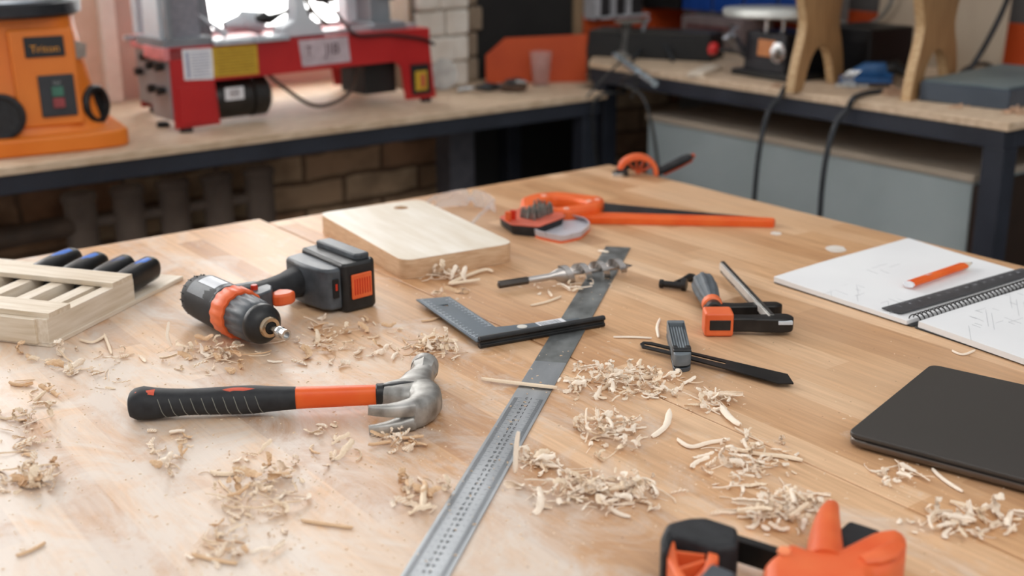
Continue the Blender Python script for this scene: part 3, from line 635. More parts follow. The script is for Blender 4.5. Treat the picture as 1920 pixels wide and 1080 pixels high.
for i in range(16):
    for j in range(5):
        c = A_+(D_-A_)*(.12+i*.042)+(B_-A_)*(.2+j*.15); rb2.add([(c.x-.0012, c.y, .0165), (c.x, c.y-.0012, .0165), (c.x+.0012, c.y, .0165), (c.x, c.y+.0012, .0165), (c.x, c.y, .0182)], [(0, 1, 4), (1, 2, 4), (2, 3, 4), (3, 0, 4)])
rb2.build('grip_dimples', mat('dimple_grey', '#8d9599', .4), bv)
c = (C_+D_)/2-E1n*.004
MB().box((c.x, c.y, .0185), (.021, .010, .011), rz=atan2(sd.y, sd.x)).box((c.x-sd.x*.0075-E1n.x*.006, c.y-sd.y*.0075-E1n.y*.006, .021), (.006, .009, .008), rz=atan2(sd.y, sd.x)).box((c.x+sd.x*.0075-E1n.x*.006, c.y+sd.y*.0075-E1n.y*.006, .021), (.006, .009, .008), rz=atan2(sd.y, sd.x)).build('lock_lever', BLK, bv, .001)
# ---- F clamp
lo, an = frame((1340, 605), (1470, 605), TZ+.015); lo.z = TZ
fc = thing('bar_clamp', 'small F-clamp with ribbed grey handle, orange pads and black cast arms', 'clamp', lo, an)
MB().prism(rnd(mml([(14, -9), (46, -9), (52, -11), (84, -13), (96, -9), (99, 0), (94, 10), (84, 13), (56, 8), (46, 8), (14, 8)]), .004), 5*K, 24*K).build('fixed_arm', BLKM, fc, .004, seg=3)
MB().box(mm(4, 2, 16), mm(36, 30, 31)).build('orange_pad', ORG, fc, .0035, seg=3)
MB().box(mm(5, -13.4, 16), mm(26, 1.6, 13)).build('pad_slot', BLK, fc, .0006)
MB().box(mm(86, -11.5, 19), mm(18, 5, 5)).build('size_mark', LGREY, fc, .0008)
arm = MB().prism(rnd(mml([(-9, 46), (12, 42), (60, 46), (86, 46), (96, 54), (90, 66), (70, 66), (40, 60), (14, 62), (-4, 62)]), .004), 4*K, 22*K).build('sliding_arm', BLKM, fc, .004, seg=3)
HD0 = Vector(mm(3, 18, 17)); h0, h1 = [Vector((*q, .02)) for q in loc_of(fc, [(1341, 582), (1315, 520)], TZ+.02)]
ax = (h1-h0).normalized()
def hpnt(s, z=None): 
    p = h0+ax*s*K; return (p.x, p.y, .018 if z is None else z)
MB().rings([hpnt(-34), hpnt(16)], 5*K, 16).build('screw_spindle', STEEL, fc)
MB().rings([hpnt(4), hpnt(6), hpnt(18), hpnt(20)], [9*K, 11*K, 11*K, 10*K], 20).build('screw_collar', BLKM, fc)
MB().rings([hpnt(20), hpnt(21.5), hpnt(33), hpnt(35)], [11*K, 13*K, 13.5*K, 11*K], 28).build('handle_collar', ORG, fc)
R = []
for s, r in ((34, 10.5), (38, 10), (46, 11.5), (60, 14), (85, 16.2), (108, 17), (124, 16), (132, 12), (135, 6)):
    p = Vector(hpnt(s)); b = Vector((0, 0, 1)); a2 = ax.cross(b).normalized()
    R.append([p+a2*cos(2*pi*k/64)*r*K*(1-.1*(k//4 % 2))+b*sin(2*pi*k/64)*r*K*(1-.1*(k//4 % 2)) for k in range(64)])
MB().loft(R).build('handle', mat('ribbed_grey_rubber', '#4b5156', .55, scale=60, col2='#62696e', bump=.05), fc, smooth=60)
b0, b1 = [Vector((*q, .016)) for q in loc_of(fc, [(1448, 602), (1354, 500)], TZ+.018)]
bd = (b1-b0); a = atan2(bd.y, bd.x); c = (b0+b1)/2
rt_ = Matrix.Rotation(a, 3, 'Z')
MB().box((c.x, c.y, .018), (bd.length, 5.5*K, 17*K), rot=rt_).build('steel_bar', mat('bar_steel', '#5c5b59', .3, .9, scale=50, col2='#7b7a77', bump=.1), fc, .0006)
nv = Vector((-bd.y, bd.x, 0)).normalized(); EDG = .0034 if nv.dot(Matrix.Rotation(-fc.rotation_euler.z, 3, 'Z') @ Vector((-RT.x, -RT.y, 0))) > 0 else -.0034
MB().box((c.x+nv.x*EDG, c.y+nv.y*EDG, .020), (bd.length*.98, 2.2*K, 9*K), rot=rt_).build('bar_glint', mat('bar_glint_pale', '#cfcbc5', .35, .3), fc)  # pale strip painted in for the glint along the bar's side
# ---- small black bolt clamp piece
lo, an = frame((1240, 533), (1288, 538), TZ+.006); lo.z = TZ
sc = thing('clamp_bolt', 'small black metal bolt with a swivel arm left of the F-clamp handle', 'bolt', lo, an)
MB().cyl(mm(-1, 0, 7), mm(32, 0, 7), 4.8*K).cyl(mm(30, 0, 9), mm(36, 0, 9), 8.8*K, seg=28).build('bolt', BLKM, sc, .0008)
MB().cyl(mm(-2.5, 0, 7), mm(3, 0, 7), 6.2*K, seg=18).build('bolt_end', BLKM, sc, .0008)
MB().rings([mm(16, 4, 7), mm(24, 26, 7), mm(31, 44, 8)], [3.2*K, 3.6*K, 5*K], 12).build('swivel_arm', BLKM, sc)
MB().rev([(5*K, 0), (6.5*K, 1*K), (6.5*K, 8*K), (5*K, 9.5*K)], o=mm(32, 46, 1)).build('swivel_head', BLKM, sc)
# ---- hand saw
lo, an = frame((975, 385), (1451, 415), TZ); 
sw = thing('hand_saw', 'hand saw with an orange closed handle and orange tooth guard on its blade', 'saw', lo, an)
hz = TZ+.022
out = loc_of(sw, [(975, 388), (977, 372), (1000, 364), (1045, 360), (1126, 369), (1134, 374), (1126, 388), (1085, 394), (1060, 396), (1030, 393), (1000, 391)], hz)
ho = loc_of(sw, [(1010, 378), (1040, 370), (1078, 374), (1100, 380), (1098, 384), (1060, 388), (1040, 390), (1020, 388)], hz)
hnd = shape([rnd(out, .012), rnd(ho, .01)], .002, .024, 'handle', ORGS, sw, .006, smooth=60)
for p in ((1020, 367), (1062, 391), (1104, 377), (1120, 374)):
    c = loc_of(sw, [p], hz+.002)[0]; MB().rev([(.004, .022), (.0055, .0238), (.0045, .0252), (.001, .0256)], o=(c[0], c[1], 0)).build('rivet', mat('rivet_pale', '#e8b09a', .3), hnd)
shape([loc_of(sw, [(1090, 398), (1085, 384), (1132, 380), (1300, 396), (1440, 408), (1440, 411), (1300, 410)], TZ+.008)], .0066, .0078, 'blade', STEELD, sw, .0002)
MB().prism(loc_of(sw, [(1072, 402), (1082, 396), (1202, 400), (1395, 405), (1450, 408), (1454, 411), (1451, 415), (1430, 414), (1287, 411), (1111, 408)], TZ+.0115), .0, .0115).build('tooth_guard', ORGS, sw, .0012, smooth=60)
# ---- bit case with open lid
lo = at(985, 436); bc = thing('bit_case', 'black and orange case packed with short steel bits in front of the saw handle', 'tool case', lo, 0)
bo = rnd(loc_of(bc, [(938, 417), (962, 436), (1010, 441), (1052, 424), (1052, 402), (1030, 398), (985, 402)], TZ+.004), .006)
bo2 = rnd(loc_of(bc, [(936, 410), (958, 424), (1010, 428), (1058, 410), (1052, 394), (1030, 388), (978, 392)], TZ+.016), .006)
n = min(len(bo), len(bo2)); MB().loft([[(*p, .0) for p in bo], [(*p, .017) for p in bo2]]).build('case_body', BLKR, bc, .0012, smooth=50)
MB().loft([[(*p, .0172) for p in bo2], [(*p, .0192) for p in bo2]]).build('case_rim', mat('salmon_plastic', '#c8604a', .4), bc, .0006, smooth=50)
rr = random.Random(11); a, b, c, d = [Vector(q) for q in loc_of(bc, [(972, 408), (1002, 414), (1040, 399), (1012, 392)], TZ+.0195)]
first = None
for i in range(6):
    for j in range(5):
        u, v_ = (i+.5)/6, (j+.5)/5; p = a*(1-u)*(1-v_)+b*(1-u)*v_+c*u*v_+d*u*(1-v_)
        W = bc.location+Vector((p.x+rr.uniform(-.001, .001), p.y+rr.uniform(-.001, .001), .0193))
        if first is None:
            first = MB().cyl((0, 0, 0), (0, 0, .017), .0033, seg=6).cyl((0, 0, .017), (0, 0, .026), .0022, .0016, seg=8).build('driver_bit', mat('bit_steel', '#6f706a', .4, .6, scale=80, col2='#9a9b94'), None)
            o = first; tag(o, 'short steel driver bit standing in the open orange and black case', 'driver bit', 'steel driver bits packed in the case')
        else: o = first.copy(); COL.objects.link(o)
        o.location = W; o.rotation_euler = (rr.uniform(-.12, .12), rr.uniform(-.12, .12), rr.uniform(0, 3)); o.scale = (1, 1, rr.uniform(.55, .8))
p_ = loc_of(bc, [(953, 411), (962, 408)], TZ+.022)
for k, q in enumerate(p_): MB().box((q[0], q[1], .027), (.007, .009, .016), rz=.5).build('bit_holder_block', REDB if k else ORG, bc, .001)
lo = at(1050, 440); ld = thing('case_lid', 'clear lid with an orange rim lying open beside the bit case', 'lid', lo, 0)
o1 = rnd(loc_of(ld, [(996, 440), (1010, 447), (1052, 456), (1088, 448), (1106, 432), (1104, 418), (1075, 413), (1030, 420)], TZ+.001), .008, 5)
o2 = rnd(loc_of(ld, [(994, 425), (1010, 434), (1055, 443), (1090, 434), (1107, 418), (1096, 408), (1070, 402), (1040, 406)], TZ+.014), .008, 5)
sh = lambda P, s: [tuple(Vector(p)*s+Vector(ccn)*(1-s)) for p in P]
ccn = tuple(sum((Vector(p) for p in o1), Vector((0, 0)))/len(o1)); 
MB().loft([[(*p, 0) for p in o1], [(*p, .005) for p in o1], [(*p, .005) for p in sh(o1, .9)], [(*p, .001) for p in sh(o1, .9)]]).build('orange_rim', ORG, ld, smooth=50)
ccn2 = tuple(sum((Vector(p) for p in o2), Vector((0, 0)))/len(o2)); i1 = sh(o1, .95); ccn = ccn2; i2 = sh(o2, .95)
MB().loft([[(*p, .004) for p in o1], [(*p, .0145) for p in o2], [(*p, .0145) for p in i2], [(*p, .0055) for p in i1]]).build('clear_wall', FROST, ld, smooth=50)
MB().prism([tuple(p) for p in i1], .0048, .006).build('clear_panel', FROST, ld)
# ---- safety glasses
lo = at(872, 398); sg = thing('safety_glasses', 'clear plastic safety glasses lying behind the cutting board', 'safety glasses', lo, radians(-52)); sg.scale = (.82, .82, .82)
vz = MB(); R = []
for i in range(41):
    t = -1+i/20; x = .068*t; y = .05*(1-t*t)**.7*.9 if abs(t) < 1 else 0; hgt = .042-.010*t*t-(.012 if abs(t) < .12 else 0)*(1-abs(t)/.12)
    z0 = .003+(.014*(1-abs(t)/.14) if abs(t) < .14 else 0)
    R.append([(x, y, z0), (x*1.0, y+.001, (z0+hgt)/2), (x*.97, y-.004, hgt), (x*.955, y-.006, hgt), (x*.98, y-.002, (z0+hgt)/2), (x*.98, y-.002, z0)])
vz.loft(R); vz.build('lens_shield', CLEAR, sg, smooth=60)
for s in (-1, 1):
    MB().rings(spline([(s*.066, .0, .030), (s*.069, -.05, .028), (s*.064, -.105, .022), (s*.055, -.13, .010)], 6), .0018, 8, ry=.0055).build('temple_arm', CLEAR, sg, smooth=60)
MB().rings([(x, .046, .018) for x in (-.008, .008)], .004, 12).build('nose_bridge', CLEAR, sg)
# ---- hand clamp at the far corner
lo = at(1195, 328); kc = thing('trigger_clamp', 'orange clamp with a curved ribbed jaw and black handle at the far bench corner', 'clamp', lo, radians(-36.5))
arc = []
for i in range(15): t = pi*(1-i/14); arc.append((.041*cos(t), .042*sin(t)**.8 if sin(t) > 0 else 0))
MXv = Matrix(((1, 0, 0, 0), (0, 0, -1, .013), (0, 1, 0, 0), (0, 0, 0, 1)))
po = arc+[(x*.78, y*.76) for x, y in arc[::-1]]
MB().prism(po, 0, .026, MXv).build('curved_jaw', ORG, kc, .0015, smooth=50)
for a in (.5, 1.1, 1.7, 2.3): MB().box((.017*cos(a), 0, .004+.017*sin(a)), (.034, .016, .003), rot=Matrix.Rotation(-a, 3, 'Y')).build('rib', ORGD, kc, .0005)
MB().prism([(-.045, 0), (-.018, 0), (-.020, .013), (-.040, .014)], 0, .030, Matrix(((1, 0, 0, 0), (0, 0, -1, .015), (0, 1, 0, 0), (0, 0, 0, 1)))).build('jaw_pad', BLK, kc, .002)
MB().prism([(-.05, 0), (-.03, 0), (-.03, .007), (-.05, .005)], 0, .034, Matrix(((1, 0, 0, 0), (0, 0, -1, .017), (0, 1, 0, 0), (0, 0, 0, 1)))).build('jaw_plate', STEEL, kc, .001)
MB().rings([(.036, 0, .006), (.05, 0, .010), (.07, 0, .02), (.09, 0, .030), (.102, 0, .035), (.108, 0, .036)], [.007, .009, .010, .011, .009, .004], 16, ry=[.007, .009, .009, .009, .008, .003]).build('handle', BLKR, kc)
MB().rings([(.052, 0, .000), (.07, 0, .009), (.09, 0, .019), (.108, 0, .029), (.1125, 0, .036), (.108, 0, .042)], .0032, 10, ry=.003).build('handle_edge', ORGD, kc)
# ---- foreground trigger clamp
lo = at(1260, 1040); lo.z = TZ; fg = thing('trigger_clamp', 'large orange one-hand bar clamp with black rubber jaw in the near right foreground', 'clamp', lo, radians(-52.5))
def lf(pts, z): return loc_of(fg, pts, TZ+z)
shape([rnd(lf([(1238, 1003), (1250, 978), (1290, 968), (1325, 967), (1383, 986), (1386, 1006), (1382, 1022), (1345, 1027), (1290, 1008), (1262, 1000), (1252, 1030), (1241, 1030)], .048), .004)], .008, .048, 'rubber_jaw_pad', BLKR, fg, .005, smooth=60)
fan_o = lf([(1256, 1002), (1290, 1012), (1340, 1028), (1349, 1048), (1330, 1085), (1360, 1160), (1310, 1150), (1275, 1100), (1250, 1050)], .040)
fan_i = lf([(1264, 1010), (1300, 1022), (1328, 1033), (1326, 1045), (1316, 1080), (1330, 1130), (1300, 1105), (1272, 1062)], .040)
shape([rnd(fan_o, .005), rnd(fan_i, .004)], .012, .042, 'fan_jaw', ORG, fg, .002, smooth=60)
shape([rnd(fan_o, .005)], .018, .026, 'fan_web', ORGD, fg, .001)
for p, q in (((1262, 1010), (1330, 1030)), ((1257, 1034), (1322, 1042)), ((1272, 1068), (1322, 1052)), ((1295, 1100), (1326, 1062))):
    a, b = [Vector(v_) for v_ in lf([p, q], .038)]; c = (a+b)/2; d = b-a
    MB().box((c.x, c.y, .030), (d.length, .003, .018), rz=atan2(d.y, d.x)).build('rib', ORG, fg, .0006)
shape([rnd(lf([(1300, 1088), (1334, 1052), (1382, 1072), (1360, 1120), (1310, 1120)], .05), .004)], .01, .050, 'moving_jaw_pad', GRYP, fg, .004)
a, b = [Vector(v_) for v_ in lf([(1352, 1010), (1640, 1100)], .03)]; d = b-a; c = (a+b)/2
bar_ = MB().box((c.x, c.y, .026), (d.length, .009, .020), rz=atan2(d.y, d.x)).build('bar', BLKM, fg, .001)
a, b = [Vector(v_) for v_ in lf([(1578, 1030), (1622, 990)], .022)]; d = b-a; c = (a+b)/2
MB().box((c.x, c.y, .014), (d.length, .028, .022), rz=atan2(d.y, d.x)).build('bar_end_cap', BLKR, fg, .003)
body = rnd(lf([(1432, 1052), (1460, 1030), (1475, 1016), (1500, 1020), (1525, 1030), (1565, 1024), (1572, 1026), (1640, 992), (1680, 988), (1702, 1000), (1700, 1030), (1668, 1064), (1640, 1072), (1660, 1120), (1600, 1180), (1480, 1160), (1430, 1110)], .044), .008, 5)
shape([body], .006, .046, 'body', ORG, fg, .010, smooth=60)
R = []
for (x, y), r, z in zip(((1546, 1075), (1547, 1022), (1550, 990), (1554, 968), (1559, 954), (1562, 948)), (.016, .0135, .0112, .0088, .0065, .002), (.028, .028, .028, .028, .028, .028)):
    p = lf([(x, y)], z)[0]; R.append((Vector((*p, z)), r))
MB().rings([p for p, r in R], [r for p, r in R], 24, ry=[r*1.3 for p, r in R], sq=2.4).build('release_lever', ORG, fg, smooth=60)
MB().rings([(*lf([(x, y)], .05)[0], .047) for x, y in ((1618, 1044), (1640, 1040), (1664, 1030), (1686, 1012))], [.005, .008, .009, .006], 16, ry=[.002, .004, .004, .002]).build('grip_swell', ORG, fg, smooth=60)
MB().rev([(.001, .0465), (.0055, .0465), (.0045, .049), (.001, .0495)], o=(*lf([(1470, 1036)], .046)[0], 0)).build('pivot_cap', mat('pale_orange', '#ef8a5c', .4), fg)
# ---- sketchbook
lo = at(1713, 612); nb_ = thing('sketchbook', 'open spiral-bound sketchbook with white pages and pencil sketches', 'notebook', lo, radians(-90.5))
def ln(pts, z): return loc_of(nb_, pts, TZ+z)
lc = ln([(1449, 528), (1703, 450), (1960, 525), (1712, 612)], .002); rc = ln([(1712, 612), (1960, 525), (2260, 640), (2010, 712)], .002)
shape([rnd(lc, .006)], 0, .0022, 'left_cover', BLK, nb_, .0008); shape([rnd(rc, .006)], 0, .0022, 'right_cover', BLK, nb_, .0008)
lp = ln([(1451, 521), (1703, 447), (1950, 520), (1700, 601)], .008); rp = ln([(1722, 604), (1965, 527), (2255, 633), (2008, 704)], .009)
def pages(P, z0, z1, name, nn=10, lift=0):
    A, B, C_, D_ = [Vector(p) for p in P]; m_ = MB(); vs = []; n1 = nn+1
    for lay in (0, 1):
        for i in range(n1):
            for j in range(n1):
                u, v_ = i/nn, j/nn; p = A*(1-u)*(1-v_)+B*(1-u)*v_+C_*u*v_+D_*u*(1-v_)
                z = z1+lift*((1-u)**3*.004+.0015*sin(v_*5+u*3)) if lay else z0
                vs.append((p.x, p.y, z))
    fs = []
    q = n1*n1
    for i in range(nn):
        for j in range(nn):
            a = i*n1+j; fs.append((a, a+1, a+n1+1, a+n1)); fs.append((q+a, q+a+n1, q+a+n1+1, q+a+1))
    for j in range(nn):
        fs.append((j+1, j, q+j, q+j+1)); a = nn*n1+j; fs.append((a, a+1, q+a+1, q+a))
        a = j*n1; b = (j+1)*n1; fs.append((a, b, q+b, q+a)); a += nn; b += nn; fs.append((b, a, q+a, q+b))
    m_.add(vs, fs); return m_.build(name, PAPER, nb_, smooth=40)
pages(lp, .0023, .0075, 'left_pages', lift=.6); pages(rp, .0023, .009, 'right_pages', lift=.3)
# coil binding
c0, c1 = [Vector(v_) for v_ in ln([(1712, 594), (1962, 516)], .013)]
N_ = 34; d = (c1-c0); Ln = d.length; dn = d.normalized(); nn_ = Vector((-dn.y, dn.x))
for i in range(N_):
    p = c0+dn*(Ln*(i+.5)/N_); pts = []
    for k in range(13):
        t = -.35+k/12*(pi+.7); pts.append((p.x+nn_.x*cos(t)*.0085+dn.x*.0012*(k/12-.5), p.y+nn_.y*cos(t)*.0085+dn.y*.0012*(k/12-.5), .0075+sin(t)*.0075))
    MB().rings(pts, .00085, 6).build('wire_coil', BLKM, nb_)
rr = random.Random(21)
for (cx, cy, sx_, sy_, n) in ((1580, 545, 45, 12, 9), (1530, 520, 30, 6, 4), (1660, 565, 25, 8, 5), (1640, 500, 30, 8, 4), (1850, 590, 45, 18, 12), (1890, 560, 30, 10, 6), (1820, 610, 10, 3, 2)):
    sk = MB()
    for _ in range(n):
        x, y = cx+rr.uniform(-sx_, sx_), cy+rr.uniform(-sy_, sy_); a = rr.choice((-.3, .35, -.3, .3, 1.4)); L_ = rr.uniform(8, 34)
        zz = .0085 if cx < 1700 else .0102
        pp = ln([(x, y), (x+cos(a)*L_*.5, y+sin(a)*L_*.5+rr.uniform(-1, 1)), (x+cos(a)*L_, y+sin(a)*L_)], zz)
        sk.rings([(*q, zz+.0003) for q in pp], .00022, 4, ry=.00015)
    sk.build('pencil_sketch', mat('sketch_lines', '#a9abad', .7), nb_)
# rule and pencil on the page
lo, an = frame((1653, 580), (1930, 504), TZ+.0105); lo.z = TZ+.0102; _, an = frame((1675, 586), (1940, 512), TZ+.0105)
r2 = thing('short_rule', 'short dark grey metal rule lying along the sketchbook coil', 'ruler', lo, an)
P = loc_of(r2, [(1652, 578), (1690, 588), (1945, 513), (1915, 503)], TZ+.0105)
shape([rnd(P, .002)], 0, .001, 'rule_blade', mat('dark_rule', '#4b4c4f', .4, .5, scale=60, col2='#5e5f62'), r2, .0002)
P = [Vector(p) for p in P]; tk = MB(); L_ = (P[3]-P[0]).length; dd = (P[3]-P[0]).normalized(); nn2 = Vector((dd.y, -dd.x))
for i in range(int(L_*200)):
    c = P[0]+dd*(.005+i*.005)+nn2*(.003); tk.box((c.x, c.y, .00105), (.0004, .004 if i % 2 else .006, .0001), rz=atan2(dd.y, dd.x))
for i in range(1, int(L_*50)):
    c = P[0]+dd*(.005+i*.02)+nn2*.0105; v_, f_ = textmesh(str(i*2), .007); tk.add(v_, f_, Matrix.Translation((c.x, c.y, .0011)) @ Matrix.Rotation(atan2(dd.y, dd.x), 4, 'Z'))
tk.build('rule_marks', mat('rule_marks_grey', '#a9aaad', .5), r2, smooth=0)
lo, an = frame((1703, 534), (1822, 493), TZ+.014); lo.z = TZ+.0098; Ln = (at(1822, 493, TZ+.014)-at(1703, 534, TZ+.014)).length
pc = thing('carpenter_pencil', 'flat orange carpenter pencil lying on the left sketchbook page', 'pencil', lo, an)
MB().rings([(.004, 0, .0045), (Ln-.022, 0, .0045)], .0085, 8, ry=.0045).build('pencil_body', ORGS, pc, smooth=20)
MB().rings([(0, 0, .0045), (.0041, 0, .0045)], .0083, 8, ry=.0043).build('pencil_end', WHITE, pc, smooth=20)
MB().rings([(Ln-.022, 0, .0045), (Ln-.004, 0, .0045)], [.0085, .003], 8, ry=[.0045, .002]).build('sharpened_wood', PINE, pc, smooth=20)
MB().rings([(Ln-.005, 0, .0045), (Ln, 0, .0045)], [.003, .0012], 8, ry=[.002, .001]).build('pencil_lead', GRAPH, pc)
v_, f_ = textmesh('HB 2', .006); MB().add(v_, f_, Matrix.Translation((.05, 0, .00905))).build('pencil_print', WHITE, pc, smooth=0)
# ---- laptop
lo = at(1593, 825); lp_ = thing('laptop', 'closed dark grey laptop lying at the right end of the bench', 'laptop', lo, radians(-75.4))
cn = [Vector(p) for p in loc_of(lp_, [(1588, 810), (1746, 682)], TZ+.0165)]
dd = (cn[1]-cn[0]).normalized(); ww = Vector((dd.y, -dd.x))
def lrect(i0, z): return [tuple(cn[0]+dd*i0+ww*i0), tuple(cn[1]-dd*i0+ww*i0), tuple(cn[1]-dd*i0+ww*(.349-i0)), tuple(cn[0]+dd*i0+ww*(.349-i0))]
shape([rnd(lrect(0, 0), .012, 6)], .0115, .0165, 'lid', LAPT, lp_, .0015, smooth=60)
shape([rnd(lrect(.0004, 0), .012, 6)], .0028, .0112, 'base', LAPS, lp_, .003, smooth=60)
c4 = lrect(.022, 0)
for p in c4: MB().rev([(.006, 0), (.0075, .0006), (.0075, .003)], o=(*p, 0)).build('rubber_foot', BLKR, lp_)
m_ = MB(); a = cn[0]+ww*.02; b = cn[0]+ww*.30
m_.box(((a.x+b.x)/2, (a.y+b.y)/2, .0113), ((b-a).length, .0012, .0006), rz=atan2(ww.y, ww.x)); m_.build('lid_gap', MASK, lp_)
# ================================================================== MACHINES AND CLUTTER ON THE BACK BENCH
BZ = .885
# ---- spindle sander
sd = thing('spindle_sander', 'big orange spindle sander with a round black-rimmed table on the back bench', 'sander', (.748, 2.868, BZ), radians(-7)); sd.scale = (1, 1, .95)
MB().prism(rnd([(-.195, -.165), (-.12, -.185), (.12, -.185), (.195, -.165), (.20, .15), (.12, .185), (-.12, .185), (-.20, .15)], .03), 0, .042).build('base_flange', ORGM, sd, .008, seg=3)
MB().rings([(0, 0, .035), (0, 0, .055), (0, 0, .10), (0, 0, .2), (0, 0, .285), (0, 0, .30)], [.175, .158, .150, .135, .122, .122], 32, ry=[.165, .150, .142, .128, .118, .118], up=(0, 1, 0), sq=3.6).build('housing', ORGM, sd, .002, smooth=50)
tilt = Matrix.Rotation(.09, 3, 'X')
def fr(y0, x0, z0, w_, d_, h_, name, m, par=sd, bev=.002, rx=.09): return MB().box((x0, y0, z0), (w_, d_, h_), rot=Matrix.Rotation(-rx, 3, 'X')).build(name, m, par, bev)
fr(-.139, .035, .168, .135, .012, .22, 'front_panel', ORGM, bev=.006)
pl = fr(-.1402, .038, .238, .082, .006, .046, 'name_plate', mat('plate_black', '#14161a', .4))
v_, f_ = textmesh('Triton', .0235)
MB().add(v_, f_, Matrix.Translation((.038, -.1440, .2335)) @ Matrix.Rotation(pi/2-.09, 4, 'X')).build('plate_lettering', mat('amber_lettering', '#d98f1c', .5), pl, smooth=0)
pl = fr(-.1515, .052, .128, .074, .008, .094, 'switch_plate', mat('switch_grey', '#2d2e31', .45))
for z, m_, nm in ((.138, mat('green_key', '#3c6b58', .4), 'start_button'), (.112, mat('red_key', '#8e3b3c', .4), 'stop_button')): fr(-.1570-(.125-z)*.09, .052, z, .024, .006, .022, nm, m_, pl, .001)
v_, f_ = textmesh('TRIP', .009); MB().add(v_, f_, Matrix.Translation((.052, -.1535, .1565)) @ Matrix.Rotation(pi/2-.09, 4, 'X')).build('switch_lettering', mat('pale_print', '#9aa09c', .5), pl, smooth=0)
for z in (.166, .090): MB().rev([(.0055, 0), (.0055, .002), (.003, .003)], o=(.052, -.1495-(.125-z)*.09, z), ax=(0, -1, .09)).build('screw', STEEL, pl)
MB().rev([(.052, 0), (.052, .02), (.046, .024), (.040, .018), (.001, .017)], o=(-.066, -.135, .088), ax=(-.30, -1, .05)).build('dust_port', BLKR, sd)
MB().rev([(.046, 0), (.047, .014), (.043, .018), (.033, .018), (.031, .006)], o=(.132, -.094, .092), ax=(.75, -.75, .08)).build('port_ring', BLK, sd)
MB().prism([(0, 0), (.045, 0), (.05, .03), (.012, .04)], 0, .002, Matrix.Translation((.096, -.128, .205)) @ Matrix.Rotation(.75, 4, 'Z') @ Matrix.Rotation(pi/2, 4, 'X')).build('warning_label', mat('grey_label', '#9e958c', .6), sd)
MB().rev([(.12, .298), (.158, .302), (.166, .308), (.167, .332), (.160, .338)], o=(-.02, 0, 0), seg=48).build('table_rim', mat('rim_black', '#23262b', .45), sd)
MB().rev([(.1, .336), (.161, .337), (.160, .343), (.155, .345), (.02, .345)], o=(-.02, 0, 0), seg=48).build('round_table', mat('machined_table', '#aeb6bd', .3, .8, scale=20, col2='#c6ccd1'), sd)
MB().rev([(.017, .345), (.017, .42), (.012, .425)], o=(-.02, 0, 0)).build('sanding_spindle', mat('sandpaper', '#6a4a35', .8), sd)
# ---- red bench lathe
lt = thing('copy_lathe', 'red and grey bench machine with grey columns standing before the window', 'lathe', (1.052, 2.745, BZ), .041)
XZ = Matrix(((1, 0, 0, 0), (0, 0, -1, 0), (0, 1, 0, 0), (0, 0, 0, 1)))
def plate(pts, y0, th, name, m, par, bev=.001): return MB().prism(pts, 0, th, Matrix.Translation((0, y0+th, 0)) @ XZ).build(name, m, par, bev)
front = [(0, .012), (.115, .012), (.108, .115), (.62, .118), (.640, .100), (.652, .014), (.752, .012), (.745, .045), (.735, .150), (.735, .197), (0, .200)]
plate(front, 0, .006, 'front_plate', RED, lt); plate([(max(x, .07), z) for x, z in front], .364, .006, 'rear_plate', RED, lt)
MB().box((.402, .185, .194), (.665, .364, .008)).box((.035, .06, .194), (.07, .12, .008)).build('top_plate', RED, lt, .001)
for y, xo in ((.062, -.004), (.31, .066)): MB().prism([(-y_-.0, z) for y_, z in [(0, 0)]]*3 if False else [(0, .03), (.11, .03), (.11, .19), (0, .195)], 0, .008, Matrix.Translation((xo, y-.055, 0)) @ Matrix(((0, 0, 1, 0), (1, 0, 0, 0), (0, 1, 0, 0), (0, 0, 0, 1)))).build('end_plate', mat('brushed_grey', '#8b8d90', .4, .5, scale=8, col2='#a9acb0'), lt, .003)
for y, z in ((.035, .155), (.085, .155), (.035, .10), (.085, .10), (.29, .15), (.33, .11)): MB().rev([(.009, 0), (.009, .006), (.011, .007), (.011, .018), (.008, .02)], o=(-.004 if y < .2 else .066, y, z), ax=(-1, 0, 0), seg=6).build('black_knob', BLK, lt)
MB().box((.012, .06, .185), (.05, .12, .03)).build('end_bracket', mat('pale_red', '#c9797a', .5), lt, .003); MB().box((.08, .30, .185), (.05, .13, .03)).build('end_bracket', MATS['pale_red'], lt, .003)
for x, y in ((.035, .02), (.10, .35), (.73, .02), (.73, .35), (.02, .12)): MB().rev([(.016, 0), (.014, .012), (.009, .013)], o=(x, y, 0)).build('rubber_foot', BLKR, lt)
plate([(.032, .124), (.105, .120), (.108, .193), (.032, .195)], -.0015, .0016, 'data_label', WHITE, lt, 0)
m_ = MB()
for i in range(9): m_.box((.075, -.0022, .13+i*.0068), (.045, .0006, .0016))
m_.box((.043, -.0022, .158), (.007, .0006, .06)); m_.build('label_print', mat('label_print_grey', '#8b8fa6', .6), lt)
plate([(.107, .124), (.224, .122), (.224, .193), (.106, .194)], -.0015, .0016, 'warning_label', YEL, lt, 0)
m_ = MB()
for i in range(8): m_.box((.165, -.0022, .131+i*.0072), (.1, .0006, .0014))
m_.build('warning_print', mat('label_print_brown', '#8a6c24', .6), lt)
lb = plate([(.345, .128), (.485, .130), (.480, .194), (.338, .194)], -.0015, .0016, 'brand_label', mat('lilac_label', '#b9a9ae', .5), lt, 0)
v_, f_ = textmesh('JIB', .040); MB().add(v_, f_, Matrix.Translation((.432, -.0022, .165)) @ Matrix.Rotation(pi/2, 4, 'X')).build('brand_lettering', mat('label_brown', '#5b4648', .6), lb, smooth=0)
v_, f_ = textmesh('T', .034); MB().add(v_, f_, Matrix.Translation((.366, -.0022, .165)) @ Matrix.Rotation(pi/2, 4, 'X')).build('brand_lettering', MATS['label_brown'], lb, smooth=0)
